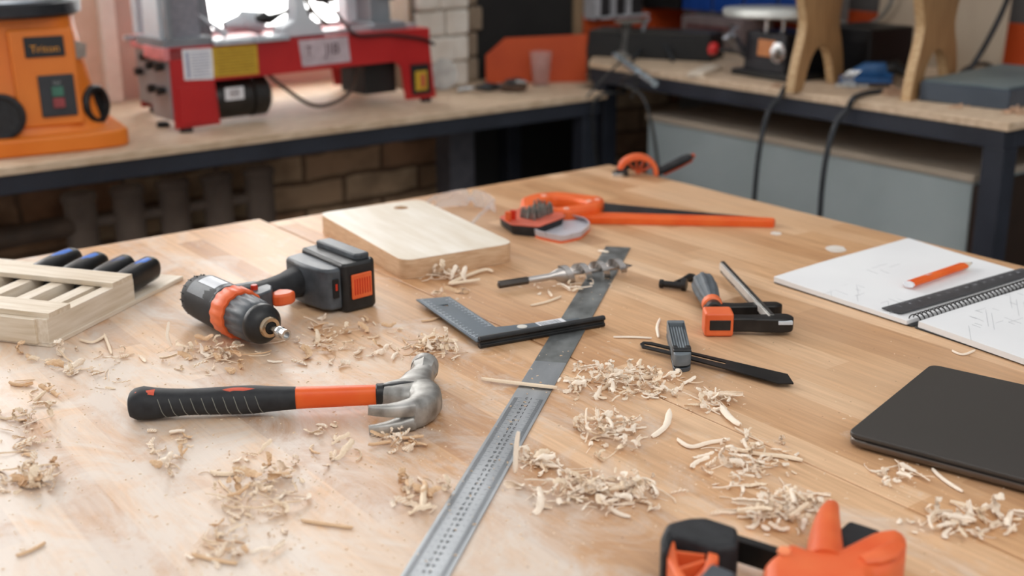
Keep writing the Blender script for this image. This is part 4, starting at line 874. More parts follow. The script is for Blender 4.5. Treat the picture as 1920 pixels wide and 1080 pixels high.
plate([(.012, .02), (.105, .02), (.10, .10), (.012, .11)], -.004, .0045, 'leg_cover', RED, lt, .002)
mo = MB().rev([(.035, 0), (.047, .004), (.05, .012), (.05, .10), (.046, .104)], o=(.118, .07, .062), ax=(1, 0, 0)).rev([(.044, .104), (.052, .108), (.052, .145), (.04, .155), (.01, .157)], o=(.118, .07, .062), ax=(1, 0, 0)).build('motor', mat('motor_black', '#1a1816', .4, col2='#2a2622'), lt)
MB().box((.165, .018, .078), (.05, .002, .03)).build('motor_plate', WHITE, mo, .0005)
v_, f_ = textmesh('88', .026); MB().add(v_, f_, Matrix.Translation((.165, .0165, .078)) @ Matrix.Rotation(pi/2, 4, 'X')).build('motor_plate_print', MATS['label_brown'], mo, smooth=0)
MB().box((.60, .10, .075), (.10, .12, .085)).build('control_box', mat('box_black', '#161413', .6), lt, .003)
sp = plate([(.672, .025), (.732, .025), (.726, .105), (.668, .106)], -.006, .007, 'switch_plate', BLK, lt, .002)
MB().box((.698, -.0075, .062), (.038, .004, .052)).build('switch_cover', YEL, sp, .002); MB().box((.702, -.0105, .062), (.012, .003, .034)).build('switch_key', mat('switch_key_red', '#a8453a', .4), sp, .001)
m_ = MB().box((.21, -.004, .204), (.20, .014, .012)).box((.36, .05, .203), (.72, .02, .01)).box((.36, .26, .203), (.72, .02, .01)); m_.build('bed_ways', mat('machined_way', '#b7bdc3', .3, .7, col2='#d3d8dc'), lt, .001)
MB().box((.055, .09, .208), (.125, .16, .022)).build('column_foot', MGREY, lt, .003)
MB().box((.062, .085, .42), (.074, .10, .42)).build('left_column', mat('vent_grey', '#77757c', .5, scale=100, col2='#8b8990'), lt, .003)
MB().box((.012, .095, .42), (.020, .09, .42)).box((.055, .28, .42), (.035, .03, .42)).build('pale_uprights', LGREY, lt, .004)
MB().box((.012, .02, .42), (.014, .02, .42)).build('grey_upright', MGREY, lt, .002)
MB().box((.63, .10, .207), (.10, .14, .020)).build('column_foot', MGREY, lt, .003)
MB().box((.625, .11, .42), (.062, .09, .42)).build('right_column', MGREY, lt, .003)
MB().box((.58, .16, .42), (.035, .05, .42)).build('pale_uprights', LGREY, lt, .003)
MB().prism([(.30, .20), (.43, .20), (.415, .225), (.385, .25), (.37, .30), (.35, .30), (.345, .24), (.31, .225)], 0, .05, Matrix.Translation((0, .07, 0)) @ XZ).build('tool_rest', LGREY, lt, .004)
MB().rings([(.20, .12, .23), (.245, .12, .235), (.25, .12, .24), (.30, .12, .23)], [.01, .02, .025, .03], 14).build('chuck_cone', LGREY, lt)
MB().cyl((.16, .16, .2), (.16, .16, .30), .026, .018).cyl((.16, .16, .30), (.16, .16, .40), .004).build('tailstock', MGREY, lt)
MB().rings([(.11, .06, .265), (.145, .05, .235), (.17, .05, .215)], [.0015, .006, .009], 8).build('lever', LGREY, lt)
MB().rings([(.255, .05, .248), (.275, .05, .250), (.29, .05, .245), (.32, .05, .255), (.34, .05, .262)], [.008, .016, .012, .006, .005], 12).build('black_handle', BLK, lt)
MB().box((.43, .12, .34), (.06, .05, .12)).build('carriage', MGREY, lt, .003)
MB().cyl((.40, .1, .225), (.40, .1, .42), .014).build('carriage_post', LGREY, lt)
MB().rings([(.398, .055, .252), (.40, .05, .252)], [.012, .012], 12).build('lock_knob', STEEL, lt)
MB().rings(spline([(.41, .06, .38), (.385, .05, .32), (.40, .03, .26), (.425, .0, .225)], 6), .006, 8).build('guide_hose', mat('hose_brown', '#5c5044', .6), lt)
cab = lambda pts, r, name, par=None, m_=BLK, n=6: MB().rings(spline(pts, n), r, 8).build(name, m_, par)
cab([(.43, .06, .285), (.45, .03, .27), (.47, .0, .23), (.50, -.012, .196), (.60, -.012, .19), (.70, -.012, .172), (.74, -.012, .155)], .0045, 'power_cable', lt, mat('dark_cable', '#2a1718', .5))
MB().box((.455, .06, .285), (.05, .03, .02)).build('cable_plug', BLK, lt, .004)
cab([(.44, .07, .29), (.52, .1, .29), (.60, .06, .285), (.66, .05, .275)], .003, 'thin_cable', lt)
cab([(.258, .03, .12), (.30, .02, .08), (.37, .015, .03), (.43, .015, .025), (.50, .03, .05), (.54, .06, .10)], .005, 'lower_cable', lt, mat('grey_brown_cable', '#4c4139', .5))
# ---- small things at the corner
lo = at(1014, 160, BZ)
cp = MB().rev([(.0225, 0), (.0235, .001), (.0330, .092), (.0345, .094), (.0350, .098), (.0335, .098), (.0322, .094), (.0226, .0025), (.001, .002)], seg=32).build('plastic_cup', mat('cup_clear', '#f1e9e4', .12, trans=.9, ior=1.12, col2='#ffffff', rvar=.02), None, smooth=50, loc=lo)
tag(cp, 'clear plastic cup standing on the back bench before the orange board', 'cup')
ds = MB().rev([(.001, 0), (.042, 0), (.045, .002), (.045, .005), (.001, .006)], seg=36).build('clear_disc', mat('disc_clear', '#dcdcd8', .2, trans=.5, ior=1.2), None, smooth=50); ds.location = (1.935, 2.945, BZ+.045); ds.rotation_euler = (radians(83), 0, radians(-28))
ds.location.z = BZ+.0455; tag(ds, 'clear round plastic disc leaning against the whitewashed brick pier', 'disc')
def small(name, label, cat, px_, zb, parts, rz=0):
    o = thing(name, label, cat, at(*px_, zb), rz); 
    for nm, m_, fn in parts: fn(MB()).build(nm, m_, o, .0015)
    return o
small('angle_pliers', 'grey steel pliers lying on the back bench left of the cup', 'pliers', (915, 172), BZ, [
    ('jaw', STEELD, lambda q: q.rings([(-.04, 0, .012), (0, .0, .014), (.03, .01, .012)], [.004, .013, .008], 12, sq=3)),
    ('grip', MGREY, lambda q: q.rings([(.03, .01, .012), (.06, .02, .013), (.085, .03, .012)], [.008, .009, .006], 12)), ('steel_tip', STEEL, lambda q: q.rings([(-.09, -.01, .008), (-.06, 0, .010), (-.04, 0, .012)], [.006, .008, .004], 12))], -.5)
small('pipe_wrench', 'dark brown and black wrench lying beside the clear cup', 'wrench', (965, 172), BZ, [
    ('body', mat('brown_steel', '#4c3a31', .5, .3, col2='#6a5548'), lambda q: q.rings([(-.04, 0, .012), (-.02, 0, .018), (.01, 0, .020), (.035, 0, .012)], [.008, .018, .02, .009], 14, sq=3)),
    ('side_plate', STEELD, lambda q: q.box((0, -.014, .03), (.05, .02, .014))), ('pin', STEEL, lambda q: q.cyl((.0, -.02, .032), (.03, -.03, .030), .004))], -.5)
small('wall_plug', 'small black plug by the foot of the orange board', 'plug', (1062, 152), BZ, [
    ('plug_body', BLK, lambda q: q.rings([(-.012, 0, .012), (0, 0, .016), (.016, 0, .012)], [.008, .016, .010], 12)), ('plug_cord', BLK, lambda q: q.rings([(.014, 0, .012), (.04, -.01, .006), (.09, -.02, .005)], .003, 8))])
og = thing('parts_organizer', 'white wall organizer with dark slots hanging above the orange corner', 'organizer', (2.65, 3.0, 1.045))
MB().box((0, .028, .2), (.23, .006, .40)).box((-.105, 0, .2), (.022, .055, .40)).box((-.035, 0, .2), (.010, .055, .40)).box((.03, 0, .2), (.010, .055, .40)).box((0, 0, .004), (.23, .055, .008)).build('rack_frame', mat('organizer_white', '#a9a8ab', .5, col2='#bcbbbe'), og, .001)
for x in (-.066, -.003, .074): MB().box((x, .006, .2), (.045, .04, .38)).build('dark_bin', mat('bin_charcoal', '#2c2829', .6), og, .002)
bc2 = slab('black_cabinet', 2.785, 2.985, 2.86, 3.03, 1.07, 1.6, mat('cabinet_black', '#0f0e0e', .6), bevel=.003); tag(bc2, 'black wall cabinet in the corner above the side bench', 'cabinet')
# ---- grey stand with plate and ring
st = thing('drill_stand', 'grey slanted stand with a flat head plate and bent ring at the bench corner', 'stand', at(1168, 108, RZ))
MB().rings([(0, 0, .004), (.012, .0, .10)], .017, 14, ry=.012, sq=4).build('slanted_post', mat('stand_grey', '#4e4e4c', .5), st, .001)
MB().box((.02, -.01, .104), (.085, .05, .008)).build('head_plate', mat('stand_pale', '#77736c', .5), st, .001)
MB().rings([(.075+.05*cos(a)*.55, -.03, .06+.05*sin(a)) for a in [pi*.55+k*pi*1.1/12 for k in range(13)]], .006, 10).build('bent_ring', MGREY, st)
MB().rev([(.03, 0), (.03, .006), (.018, .012), (.016, .02)]).build('foot', MATS['stand_pale'], st)
# ---- steel rod on dark tripod
tr = thing('rod_stand', 'bright steel rod on a thin dark stand over the corner of the side bench', 'stand', (2.235, 2.50, BZ))
p0, p1 = atx(1152, 103, 2.30), atx(1228, 157, 2.16)
q0 = p0-tr.location; q1 = p1-tr.location
MB().rings([q0, q0.lerp(q1, .18), q0.lerp(q1, .2), q0.lerp(q1, .24), q0.lerp(q1, .26), q0.lerp(q1, .62), q0.lerp(q1, .64), q0.lerp(q1, .68), q0.lerp(q1, .7), q1], [.008, .008, .004, .004, .0095, .0095, .004, .004, .0095, .0095], 14).build('steel_rod', mat('bright_rod', '#9fb0b8', .25, .6, col2='#c3d0d6'), tr)
MB().rings([q0.lerp(q1, .21), (-.04, .03, .06), (-.085, .055, .004)], .003, 8).rings([q0.lerp(q1, .66), (.02, -.04, .06), (.012, -.02, .0)], .003, 8).build('thin_leg', mat('leg_dark', '#3b3a38', .5), tr)
cab([tuple(q0.lerp(q1, .66)), (.01, .02, .04), (.0, -.09, .0), (.02, -.13, -.2), (.03, -.14, -.5)], .0045, 'hanging_cord', tr, MATS['leg_dark'])
cb_ = cab([tuple(at(1110, 150, BZ)+Vector((0, 0, .004))), tuple(at(1140, 158, BZ)+Vector((0, 0, .004))), tuple(at(1172, 175, BZ)+Vector((0, 0, .004))), (2.20, 2.585, .86), (2.22, 2.575, .6), (2.24, 2.58, .2), (2.26, 2.5, .0)], .0045, 'extension_cord'); tag(cb_, 'black cord falling over the corner end of the back bench', 'cord')
# ================================================================== ON THE SIDE BENCH
def rb_at(x, y): return at(x, y, RZ)
# stool
slo = (0, 0, RZ)
def leg_panel(y, x0, wd, name='leg_panel'):
    s = wd/.24
    L_ = [(0, 0), (.040, 0), (.055, .035), (.075, .075), (.105, .098), (.135, .098), (.165, .075), (.185, .035), (.200, 0), (.240, 0), (.236, .05), (.222, .10), (.205, .14), (.203, .17), (.215, .21), (.225, .25), (.222, .31), (.018, .31), (.013, .25), (.028, .20), (.040, .165), (.036, .13), (.018, .08), (.004, .03)]
    L_ = [(a*s, b) for a, b in L_]; pts = [tuple(p)[:2] for p in spline([(a, b, 0) for a, b in L_]+[(0, 0, 0)], 2)]
    q = curve2d([pts], -.012, .012, .003)
    for v in q.vertices: c = v.co.copy(); v.co = (c.x+x0, y-c.z, c.y)
    q.materials.append(OAK); q.materials.append(OAKE)
    for p in q.polygons: p.material_index = 0
    q.flip_normals() if False else None
    return q
so = thing('wooden_stool', 'oiled wooden stool with curved cut-out leg boards on the side bench', 'stool', (2.48, 1.90, RZ))
for (a_, b_, w_) in (((1480, 174), (1572, 152), .25), ((1697, 190), (1783, 158), .25)):
    A = rb_at(*a_); B = rb_at(*b_); d = B-A; me = leg_panel(0, 0, d.length)
    me.materials.clear(); o = finish(me, 'leg_panel', OAK, so, 0, 40); o.location = A-so.location; o.rotation_euler.z = atan2(d.y, d.x)
    me.materials.append(OAKE)
    for p in me.polygons:
        if abs(p.normal.y) < .5: p.material_index = 1
MB().box((.06, -.02, .32), (.30, .46, .03)).build('seat', OAK, so, .006)
MB().box((.03, .0, .285), (.03, .30, .035)).build('stretcher', OAKE, so, .003)
# scroll saw
A = rb_at(1392, 141)
ss = thing('scroll_saw', 'black scroll saw with a pale oval table behind the wooden stool', 'scroll saw', (A.x, A.y, RZ), radians(-4))
MB().box((.12, -.07, .008), (.26, .21, .016)).build('base_plate', BLK, ss, .003)
bx = MB().box((.075, -.075, .065), (.15, .15, .10), top=(.94, .96)).build('motor_box', mat('saw_navy_black', '#17171c', .45, col2='#202026'), ss, .004)
MB().box((-.002, -.085, .078), (.003, .06, .042), rot=Matrix.Rotation(.06, 3, 'Y')).build('orange_panel', mat('panel_orange', '#b8703c', .5, scale=80, col2='#c88452'), ss, .0005)
MB().rev([(.026, 0), (.026, .002), (.013, .003), (.011, .018), (.001, .019)], o=(-.003, -.128, .07), ax=(-1, 0, .06)).build('silver_dial', STEEL, ss)
MB().box((.24, -.20, .07), (.16, .16, .12)).build('rear_housing', mat('saw_black', '#0e0e10', .5), ss, .006)
R = [[(.06+.10*cos(a)*s_, -.045+.165*sin(a)*s_+.0, z_-.006*sin(a)) for a in [2*pi*k/40 for k in range(40)]] for s_, z_ in ((.94, .150), (1, .154), (1, .170), (.96, .174))]
MB().loft(R).build('oval_table', mat('cast_white', '#b9bcb6', .35, .3, scale=12, col2='#d0d2cc'), ss, smooth=50)
MB().cyl((.03, -.05, .11), (.03, -.05, .16), .008).cyl((.05, -.09, .115), (.05, -.09, .16), .006).build('table_post', STEEL, ss)
MB().rings([(-.02, .02, .13), (-.03, .025, .10), (.0, .02, .07), (.02, .01, .05)], [.016, .018, .016, .01], 14).build('clamp_bracket', mat('bracket_silver', '#85868c', .3, .8), ss)
MB().rev([(.012, 0), (.018, .004), (.018, .016), (.012, .02)], o=(-.05, .05, .065), ax=(-1, .2, .3), seg=6).build('red_knob', mat('knob_red', '#b8201f', .35), ss, .002)
MB().rings([(-.05, .05, .065), (.02, .0, .055)], .005, 10).build('knob_shaft', BLK, ss)
# dark tool box and printed carton, blue drawers
o = thing('tool_tray', 'long black tool tray at the back of the side bench', 'tray', (2.50, 2.66, RZ), radians(-62))
MB().box((0, 0, .035), (.38, .14, .07), top=(.98, .95)).build('tray_body', mat('tray_black', '#121211', .5, col2='#1d1c1b'), o, .004)
MB().box((0, -.0, .073), (.37, .13, .006)).build('tray_rim', mat('tray_rim_grey', '#393632', .5), o, .002)
o = thing('printed_carton', 'grey-pink printed carton behind the red knob of the scroll saw', 'box', (2.80, 2.66, RZ), radians(-86))
MB().box((0, 0, .05), (.24, .15, .10)).build('carton_body', mat('carton_pink_grey', '#6e605f', .7, col2='#7d6e6c'), o, .002)
MB().box((0, -.076, .07), (.2, .002, .01)).build('carton_print', mat('carton_red', '#5b2e2c', .7), o)
dw = thing('drawer_cabinet', 'grey parts cabinet with blue plastic drawers behind the scroll saw table', 'drawer cabinet', (2.86, 2.575, RZ+.101), radians(-90))
MB().box((0, 0, .12), (.54, .14, .24)).build('cabinet_body', mat('cabinet_grey', '#6c6864', .5, col2='#7a7672'), dw, .003)
for i in range(4):
    for j in range(3): MB().box((-.2+i*.132, -.074, .04+j*.078), (.118, .02, .06)).build('blue_drawer', mat('drawer_blue', '#123a7d', .35, col2='#17469a'), dw, .003)
stk = MB().box((0, 0, .006), (.17, .045, .012)).build('wood_offcut', PINE, None, .001, loc=rb_at(1322, 137)); stk.rotation_euler.z = radians(48-20); tag(stk, 'pale wood offcut lying on the side bench before the scroll saw', 'offcut')
# plywood board leaning on the right wall
P = [(0, 0), (.42, 0), (.42, .62), (.02, .62), (.02, .06), (0, .04)]
o = MB().prism(rnd([(0, 0), (.40, 0), (.40, .62), (0, .62)], .02), 0, .012, Matrix(((0, 0, 1, 0), (-1, 0, 0, 0), (0, 1, 0, 0), (0, 0, 0, 1)))).build('plywood_board', PLYP, None, .002, loc=(2.915, 2.20, RZ)); o.rotation_euler.y = radians(4)
tag(o, 'pale plywood board leaning on the right wall behind the stool', 'board')
o = thing('slate_box', 'flat slate-blue case at the near end of the side bench', 'case', rb_at(1890, 208)); o.rotation_euler.z = radians(90+7)
MB().box((.105, -.20, .022), (.21, .40, .044)).build('case_body', mat('slate_blue', '#3a434d', .45, scale=8, col2='#48525d'), o, .003)
MB().box((.105, -.20, .046), (.20, .39, .004)).build('case_lid', mat('slate_lid', '#5f6b6f', .5, scale=8, col2='#74807f'), o, .002)
# blue plane-like tool with a clear guard
o = thing('electric_planer', 'blue and black handheld power tool lying between the stool legs', 'power tool', rb_at(1622, 164), radians(-50)); o.scale = (.78, .78, .8)
MB().box((0, .02, .022), (.16, .06, .018)).build('blue_shoe', mat('deep_dull_blue', '#1b4877', .4, col2='#255a90'), o, .003)
MB().rings([(-.05, .03, .03), (0, .03, .05), (.05, .03, .05), (.08, .03, .03)], [.014, .024, .026, .012], 14, sq=3).build('blue_body', mat('dull_blue', '#23507f', .4, col2='#2f6499'), o, .001)
MB().rings([(.04, .03, .05), (.09, .03, .06), (.12, .03, .04)], [.02, .022, .012], 14).build('black_grip', BLK, o)
m_ = MB()
for i in range(5): m_.rings([(-.06+i*.008, -.02, .003), (-.075+i*.008, -.01, .03), (-.05+i*.008, 0, .05)], .0025, 6)
m_.build('wire_guard', STEEL, o); MB().box((-.04, .01, .006), (.10, .05, .012)).build('sole_plate', STEELW, o, .001)
# cables
CB = mat('grey_black_cable', '#26282b', .5, col2='#33363a')
def cable(pts, r, label, m_=CB): o = cab([tuple(p) for p in pts], r, 'power_cable', None, m_); tag(o, label, 'cable'); return o
up = Vector((0, 0, .006))
cable([rb_at(1500, 160)+up, rb_at(1474, 168)+up, atx(1462, 182, RX-.012), atx(1440, 212, RX-.03), atx(1427, 262, RX-.05), atx(1419, 320, RX-.055), atx(1414, 378, RX-.05), atx(1405, 480, RX-.04), (RX-.04, 2.0, .01)], .0062, 'black cable hanging from the side bench before the grey chest, the left one')
cable([rb_at(1652, 176)+up, rb_at(1622, 180)+up, rb_at(1600, 189)+up, atx(1590, 203, RX-.012), atx(1566, 235, RX-.03), atx(1550, 290, RX-.05), atx(1542, 345, RX-.055), atx(1537, 410, RX-.05), atx(1530, 520, RX-.04), (RX-.04, 1.7, .01)], .0066, 'black cable hanging from the side bench before the grey chest, the right one')
cable([atx(1898, -25, 2.86), atx(1880, 20, 2.86), atx(1858, 65, 2.85), atx(1835, 105, 2.84), atx(1812, 135, 2.80), rb_at(1770, 150)+up, rb_at(1700, 162)+up], .007, 'thick grey cable rising in front of the pale plywood board')
cable([rb_at(1650, 128)+up, atx(1668, 95, 2.8), atx(1690, 78, 2.8), atx(1708, 92, 2.8)], .0055, 'grey cable loop between the stool legs', mat('faded_cable', '#5a5046', .5))
cable([atx(1560, 0, 2.9), atx(1568, 30, 2.9), atx(1600, 50, 2.9), atx(1640, 40, 2.9), atx(1668, 10, 2.9), atx(1675, -20, 2.9)], .006, 'pale grey cable looped on the wall behind the stool seat', mat('pale_cable', '#7c7a74', .5))
cable([rb_at(1790, 150)+up, rb_at(1815, 140)+Vector((0, 0, .02)), rb_at(1850, 138)+Vector((0, 0, .025)), rb_at(1880, 150)+Vector((0, 0, .01))], .005, 'dark cable coiled behind the slate-blue case', mat('brown_cable', '#3b3029', .5))
cable([rb_at(1185, 118)+up, rb_at(1215, 105)+Vector((0, 0, .04)), rb_at(1240, 110)+Vector((0, 0, .05)), rb_at(1262, 118)+up], .005, 'dark cord lying around the grey stand in the corner')
# sawdust on the side bench
def dust(px_, rx, ry, n, hgt, label, seed):
    rr = random.Random(seed); c = rb_at(*px_); q = MB()
    for _ in range(n):
        a = rr.uniform(0, 2*pi); r = rr.random()**.6; x, y = r*cos(a)*rx, r*sin(a)*ry; s = rr.uniform(.0015, .004); z = (1-r)*hgt*rr.random()
        q.box((x, y, z+s*.4), (s*2, s, s*.8), rz=rr.uniform(0, 3), top=(.6, .5))
    o = q.build('sawdust_heap', mat('pinkish_sawdust', '#b08a6c', .8, scale=200, col2='#cfae92'), None, smooth=0, loc=c); tag(o, label, 'sawdust', kind='stuff')
dust((1672, 176), .035, .05, 260, .018, 'small pinkish sawdust heap beside the right leg board of the stool', 1)
dust((1905, 212), .03, .03, 160, .016, 'sawdust heap at the near corner of the side bench', 2)
dust((1800, 200), .06, .015, 60, .006, 'pale wood crumbs in front of the slate-blue case', 3)
dust((1455, 163), .012, .012, 30, .01, 'few wood crumbs at the foot of the scroll saw', 4)
dust((1740, 176), .03, .04, 90, .008, 'thin sawdust under the right leg board of the stool', 5)
# ================================================================== WOOD SHAVINGS
def shaving_mesh(kind, rr):
    """a rolled or curled strip of planed wood, resting on z = 0"""
    if kind == 'roll': Ln, W, n = rr.uniform(.014, .032), rr.uniform(.0016, .0028), 12
    elif kind == 'ribbon': Ln, W, n = rr.uniform(.014, .034), rr.uniform(.0045, .008), 18
    elif kind == 'curl': Ln, W, n = rr.uniform(.018, .04), rr.uniform(.0045, .0085), 22
    elif kind == 'thread': Ln, W, n = rr.uniform(.028, .055), rr.uniform(.0007, .0012), 16
    else: Ln, W, n = rr.uniform(.007, .014), rr.uniform(.003, .0062), 6
    p = Vector((0, 0, 0)); yaw = 0; pit = rr.uniform(-.25, .25) if kind != 'curl' else rr.uniform(.2, 1.2); path = []
    yk = rr.uniform(-1, 1); pk = rr.uniform(-1, 1)
    for i in range(n):
        t = i/(n-1); path.append(p.copy())
        if kind in ('roll', 'thread'): yaw += yk*.1+rr.uniform(-.18, .18); pit += rr.uniform(-.09, .09)-pit*.15
        elif kind == 'ribbon': yaw += yk*.1+rr.uniform(-.16, .16); pit += pk*.16*sin(t*9)+rr.uniform(-.2, .2)-pit*.12
        elif kind == 'curl': pit -= rr.uniform(.10, .34); yaw += yk*.06
        else: yaw += rr.uniform(-.2, .2); pit += rr.uniform(-.3, .3)
        p = p+Vector((cos(yaw)*cos(pit), sin(yaw)*cos(pit), sin(pit)))*Ln/(n-1)
    R = []; arc = {'roll': rr.uniform(3.2, 5.6), 'thread': rr.uniform(3.2, 5), 'ribbon': rr.uniform(.8, 2.6), 'curl': rr.uniform(.2, .9), 'flake': rr.uniform(.4, 2.2)}[kind]
    th0 = rr.uniform(0, 2*pi) if kind in ('roll', 'thread') else rr.uniform(-.5, .5)+pi/2; tw = rr.uniform(-2.2, 2.2) if kind in ('roll', 'ribbon') else rr.uniform(-.5, .5)
    m_ = 7; T = .00032
    for i in range(n):
        t = i/(n-1); d = (path[min(i+1, n-1)]-path[max(i-1, 0)]).normalized(); a = d.cross(Vector((0, 0, 1)))
        if a.length < .1: a = d.cross(Vector((0, 1, 0)))
        a.normalize(); b = a.cross(d); th = th0+tw*t; ww = W*(1-.3*abs(2*t-1)**6)*(1+rr.uniform(-.16, .16))
        rad = ww if kind in ('roll', 'thread') else ww/max(arc, .3)*1.0
        if kind not in ('roll', 'thread'): rad = ww/2/max(sin(min(arc, pi)/2), .12)
        c = path[i]-(a*cos(th)+b*sin(th))*rad*(1 if kind not in ('roll', 'thread') else 0)
        o_ = [c+(a*cos(th+(j/(m_-1)-.5)*arc)+b*sin(th+(j/(m_-1)-.5)*arc))*rad*(1+rr.uniform(-.1, .1)) for j in range(m_)]
        i_ = [c+(q-c)*(1-T/rad) for q in o_]
        R.append(o_+i_[::-1])
    zc = min(v.z for r in R for v in r)
    if kind == 'roll' or kind == 'ribbon' and rr.random() < .6:      # settle: flatten the lowest lean
        pass
    cx = sum(v.x for r in R for v in r)/(n*2*m_); cy = sum(v.y for r in R for v in r)/(n*2*m_)
    mb = MB().loft([[v-Vector((cx, cy, zc)) for v in r] for r in R]); me = bpy.data.meshes.new('wood_shaving'); me.from_pydata(mb.v, [], mb.f); me.update()
    me.polygons.foreach_set('use_smooth', [True]*len(me.polygons)); me.set_sharp_from_angle(angle=radians(24)); return me, mb
rs = random.Random(42); PROT = {}
for k_, cnt in (('roll', 12), ('ribbon', 14), ('curl', 9), ('flake', 10), ('thread', 7)):
    PROT[k_] = []
    for i in range(cnt):
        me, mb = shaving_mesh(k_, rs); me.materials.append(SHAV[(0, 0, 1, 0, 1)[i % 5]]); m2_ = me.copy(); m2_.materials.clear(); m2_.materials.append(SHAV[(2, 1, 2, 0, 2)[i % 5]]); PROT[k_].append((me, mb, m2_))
# pile: (cx, cy, rx, ry in pixels of the bench, tools between), pieces shown one by one, extra pieces, height, label
PILES = [
 (388, 670, 112, 27, 19, 26, .012, 'shaving in the pile below the drill body, left of its chuck', 'shavings piled left of the drill chuck'),
 (640, 640, 100, 42, 20, 30, .007, 'shaving strewn between the drill chuck and the hammer neck', 'shavings between drill and hammer'),
 (800, 655, 75, 26, 17, 34, .012, 'shaving in the pile just behind the hammer face', 'shavings behind the hammer face'),
 (820, 518, 62, 16, 8, 14, .010, 'pale shaving at the near edge of the cutting board', 'shavings along the cutting board'),
 (150, 690, 110, 38, 13, 16, .004, 'shaving in the loose scatter below the chisel rack', 'shavings below the chisel rack'),
 (55, 790, 60, 60, 12, 16, .004, 'shaving at the left edge of the photo, level with the hammer', 'shavings at the left edge'),
 (55, 900, 62, 22, 12, 22, .009, 'shaving in the low pile in the left corner of the bench view', 'shavings in the left corner pile'),
 (320, 845, 40, 36, 8, 8, .008, 'shaving in the small heap under the hammer grip', 'shavings under the hammer grip'),
 (480, 920, 85, 62, 21, 40, .012, 'shaving in the heap in the middle of the left foreground', 'shavings in the left foreground heap'),
 (440, 1025, 90, 38, 10, 14, .006, 'shaving near the bottom edge, left of the steel rule', 'shavings at the bottom edge'),
 (748, 826, 40, 26, 10, 12, .010, 'shaving heaped under the hammer claws', 'shavings under the hammer claws'),
 (785, 930, 62, 36, 11, 10, .010, 'shaving lying against the left edge of the steel rule', 'shavings left of the steel rule'),
 (625, 825, 55, 45, 5, 6, .003, 'shaving on the bare wood below the hammer shaft', 'loose shavings below the hammer shaft'),
 (1165, 722, 125, 36, 30, 84, .016, 'shaving in the large pile right of the rule, below the angle gauge', 'shavings in the large pile by the gauge'),
 (1140, 815, 70, 46, 18, 30, .011, 'shaving in the middle patch right of the steel rule', 'shavings in the middle patch'),
 (1115, 925, 155, 42, 32, 66, .010, 'shaving in the wide heap behind the orange foreground clamp', 'shavings in the wide heap'),
 (1015, 870, 40, 24, 8, 16, .008, 'shaving tucked against the right edge of the steel rule', 'shavings right of the steel rule'),
 (1345, 755, 60, 26, 9, 16, .009, 'shaving in the trail running from the large pile to the right', 'shavings in the trail'),
 (1400, 870, 105, 52, 22, 36, .010, 'shaving in the patch between the laptop and the middle heap', 'shavings towards the laptop'),
 (1455, 960, 110, 45, 24, 44, .010, 'shaving in the heap right behind the orange clamp lever', 'shavings behind the clamp lever'),
 (1810, 985, 130, 34, 17, 26, .008, 'shaving in the heap below the laptop near the right edge', 'shavings below the laptop'),
 (1680, 892, 60, 22, 8, 8, .005, 'shaving in the thin scatter at the left corner of the laptop', 'shavings by the laptop corner'),
 (1060, 535, 130, 26, 7, 8, .003, 'shaving near the auger bit or on the steel rule', 'stray shavings by the auger bit'),
 (840, 560, 60, 30, 5, 6, .003, 'shaving near the far end of the try square blade', 'stray shavings by the square'),
]
def rule_z(x, y):
    """height of the steel rule's top under a point, 0 when beside it"""
    a = ru.rotation_euler.z; q = Vector((x, y, 0))-ru.location; u = q.x*cos(a)+q.y*sin(a); v = -q.x*sin(a)+q.y*cos(a)
    return .0016 if -.24 < v*10 < .19 and -.2 < u < 1.01 else 0
kinds = ['roll', 'ribbon', 'ribbon', 'curl', 'flake', 'flake', 'roll', 'thread', 'ribbon']
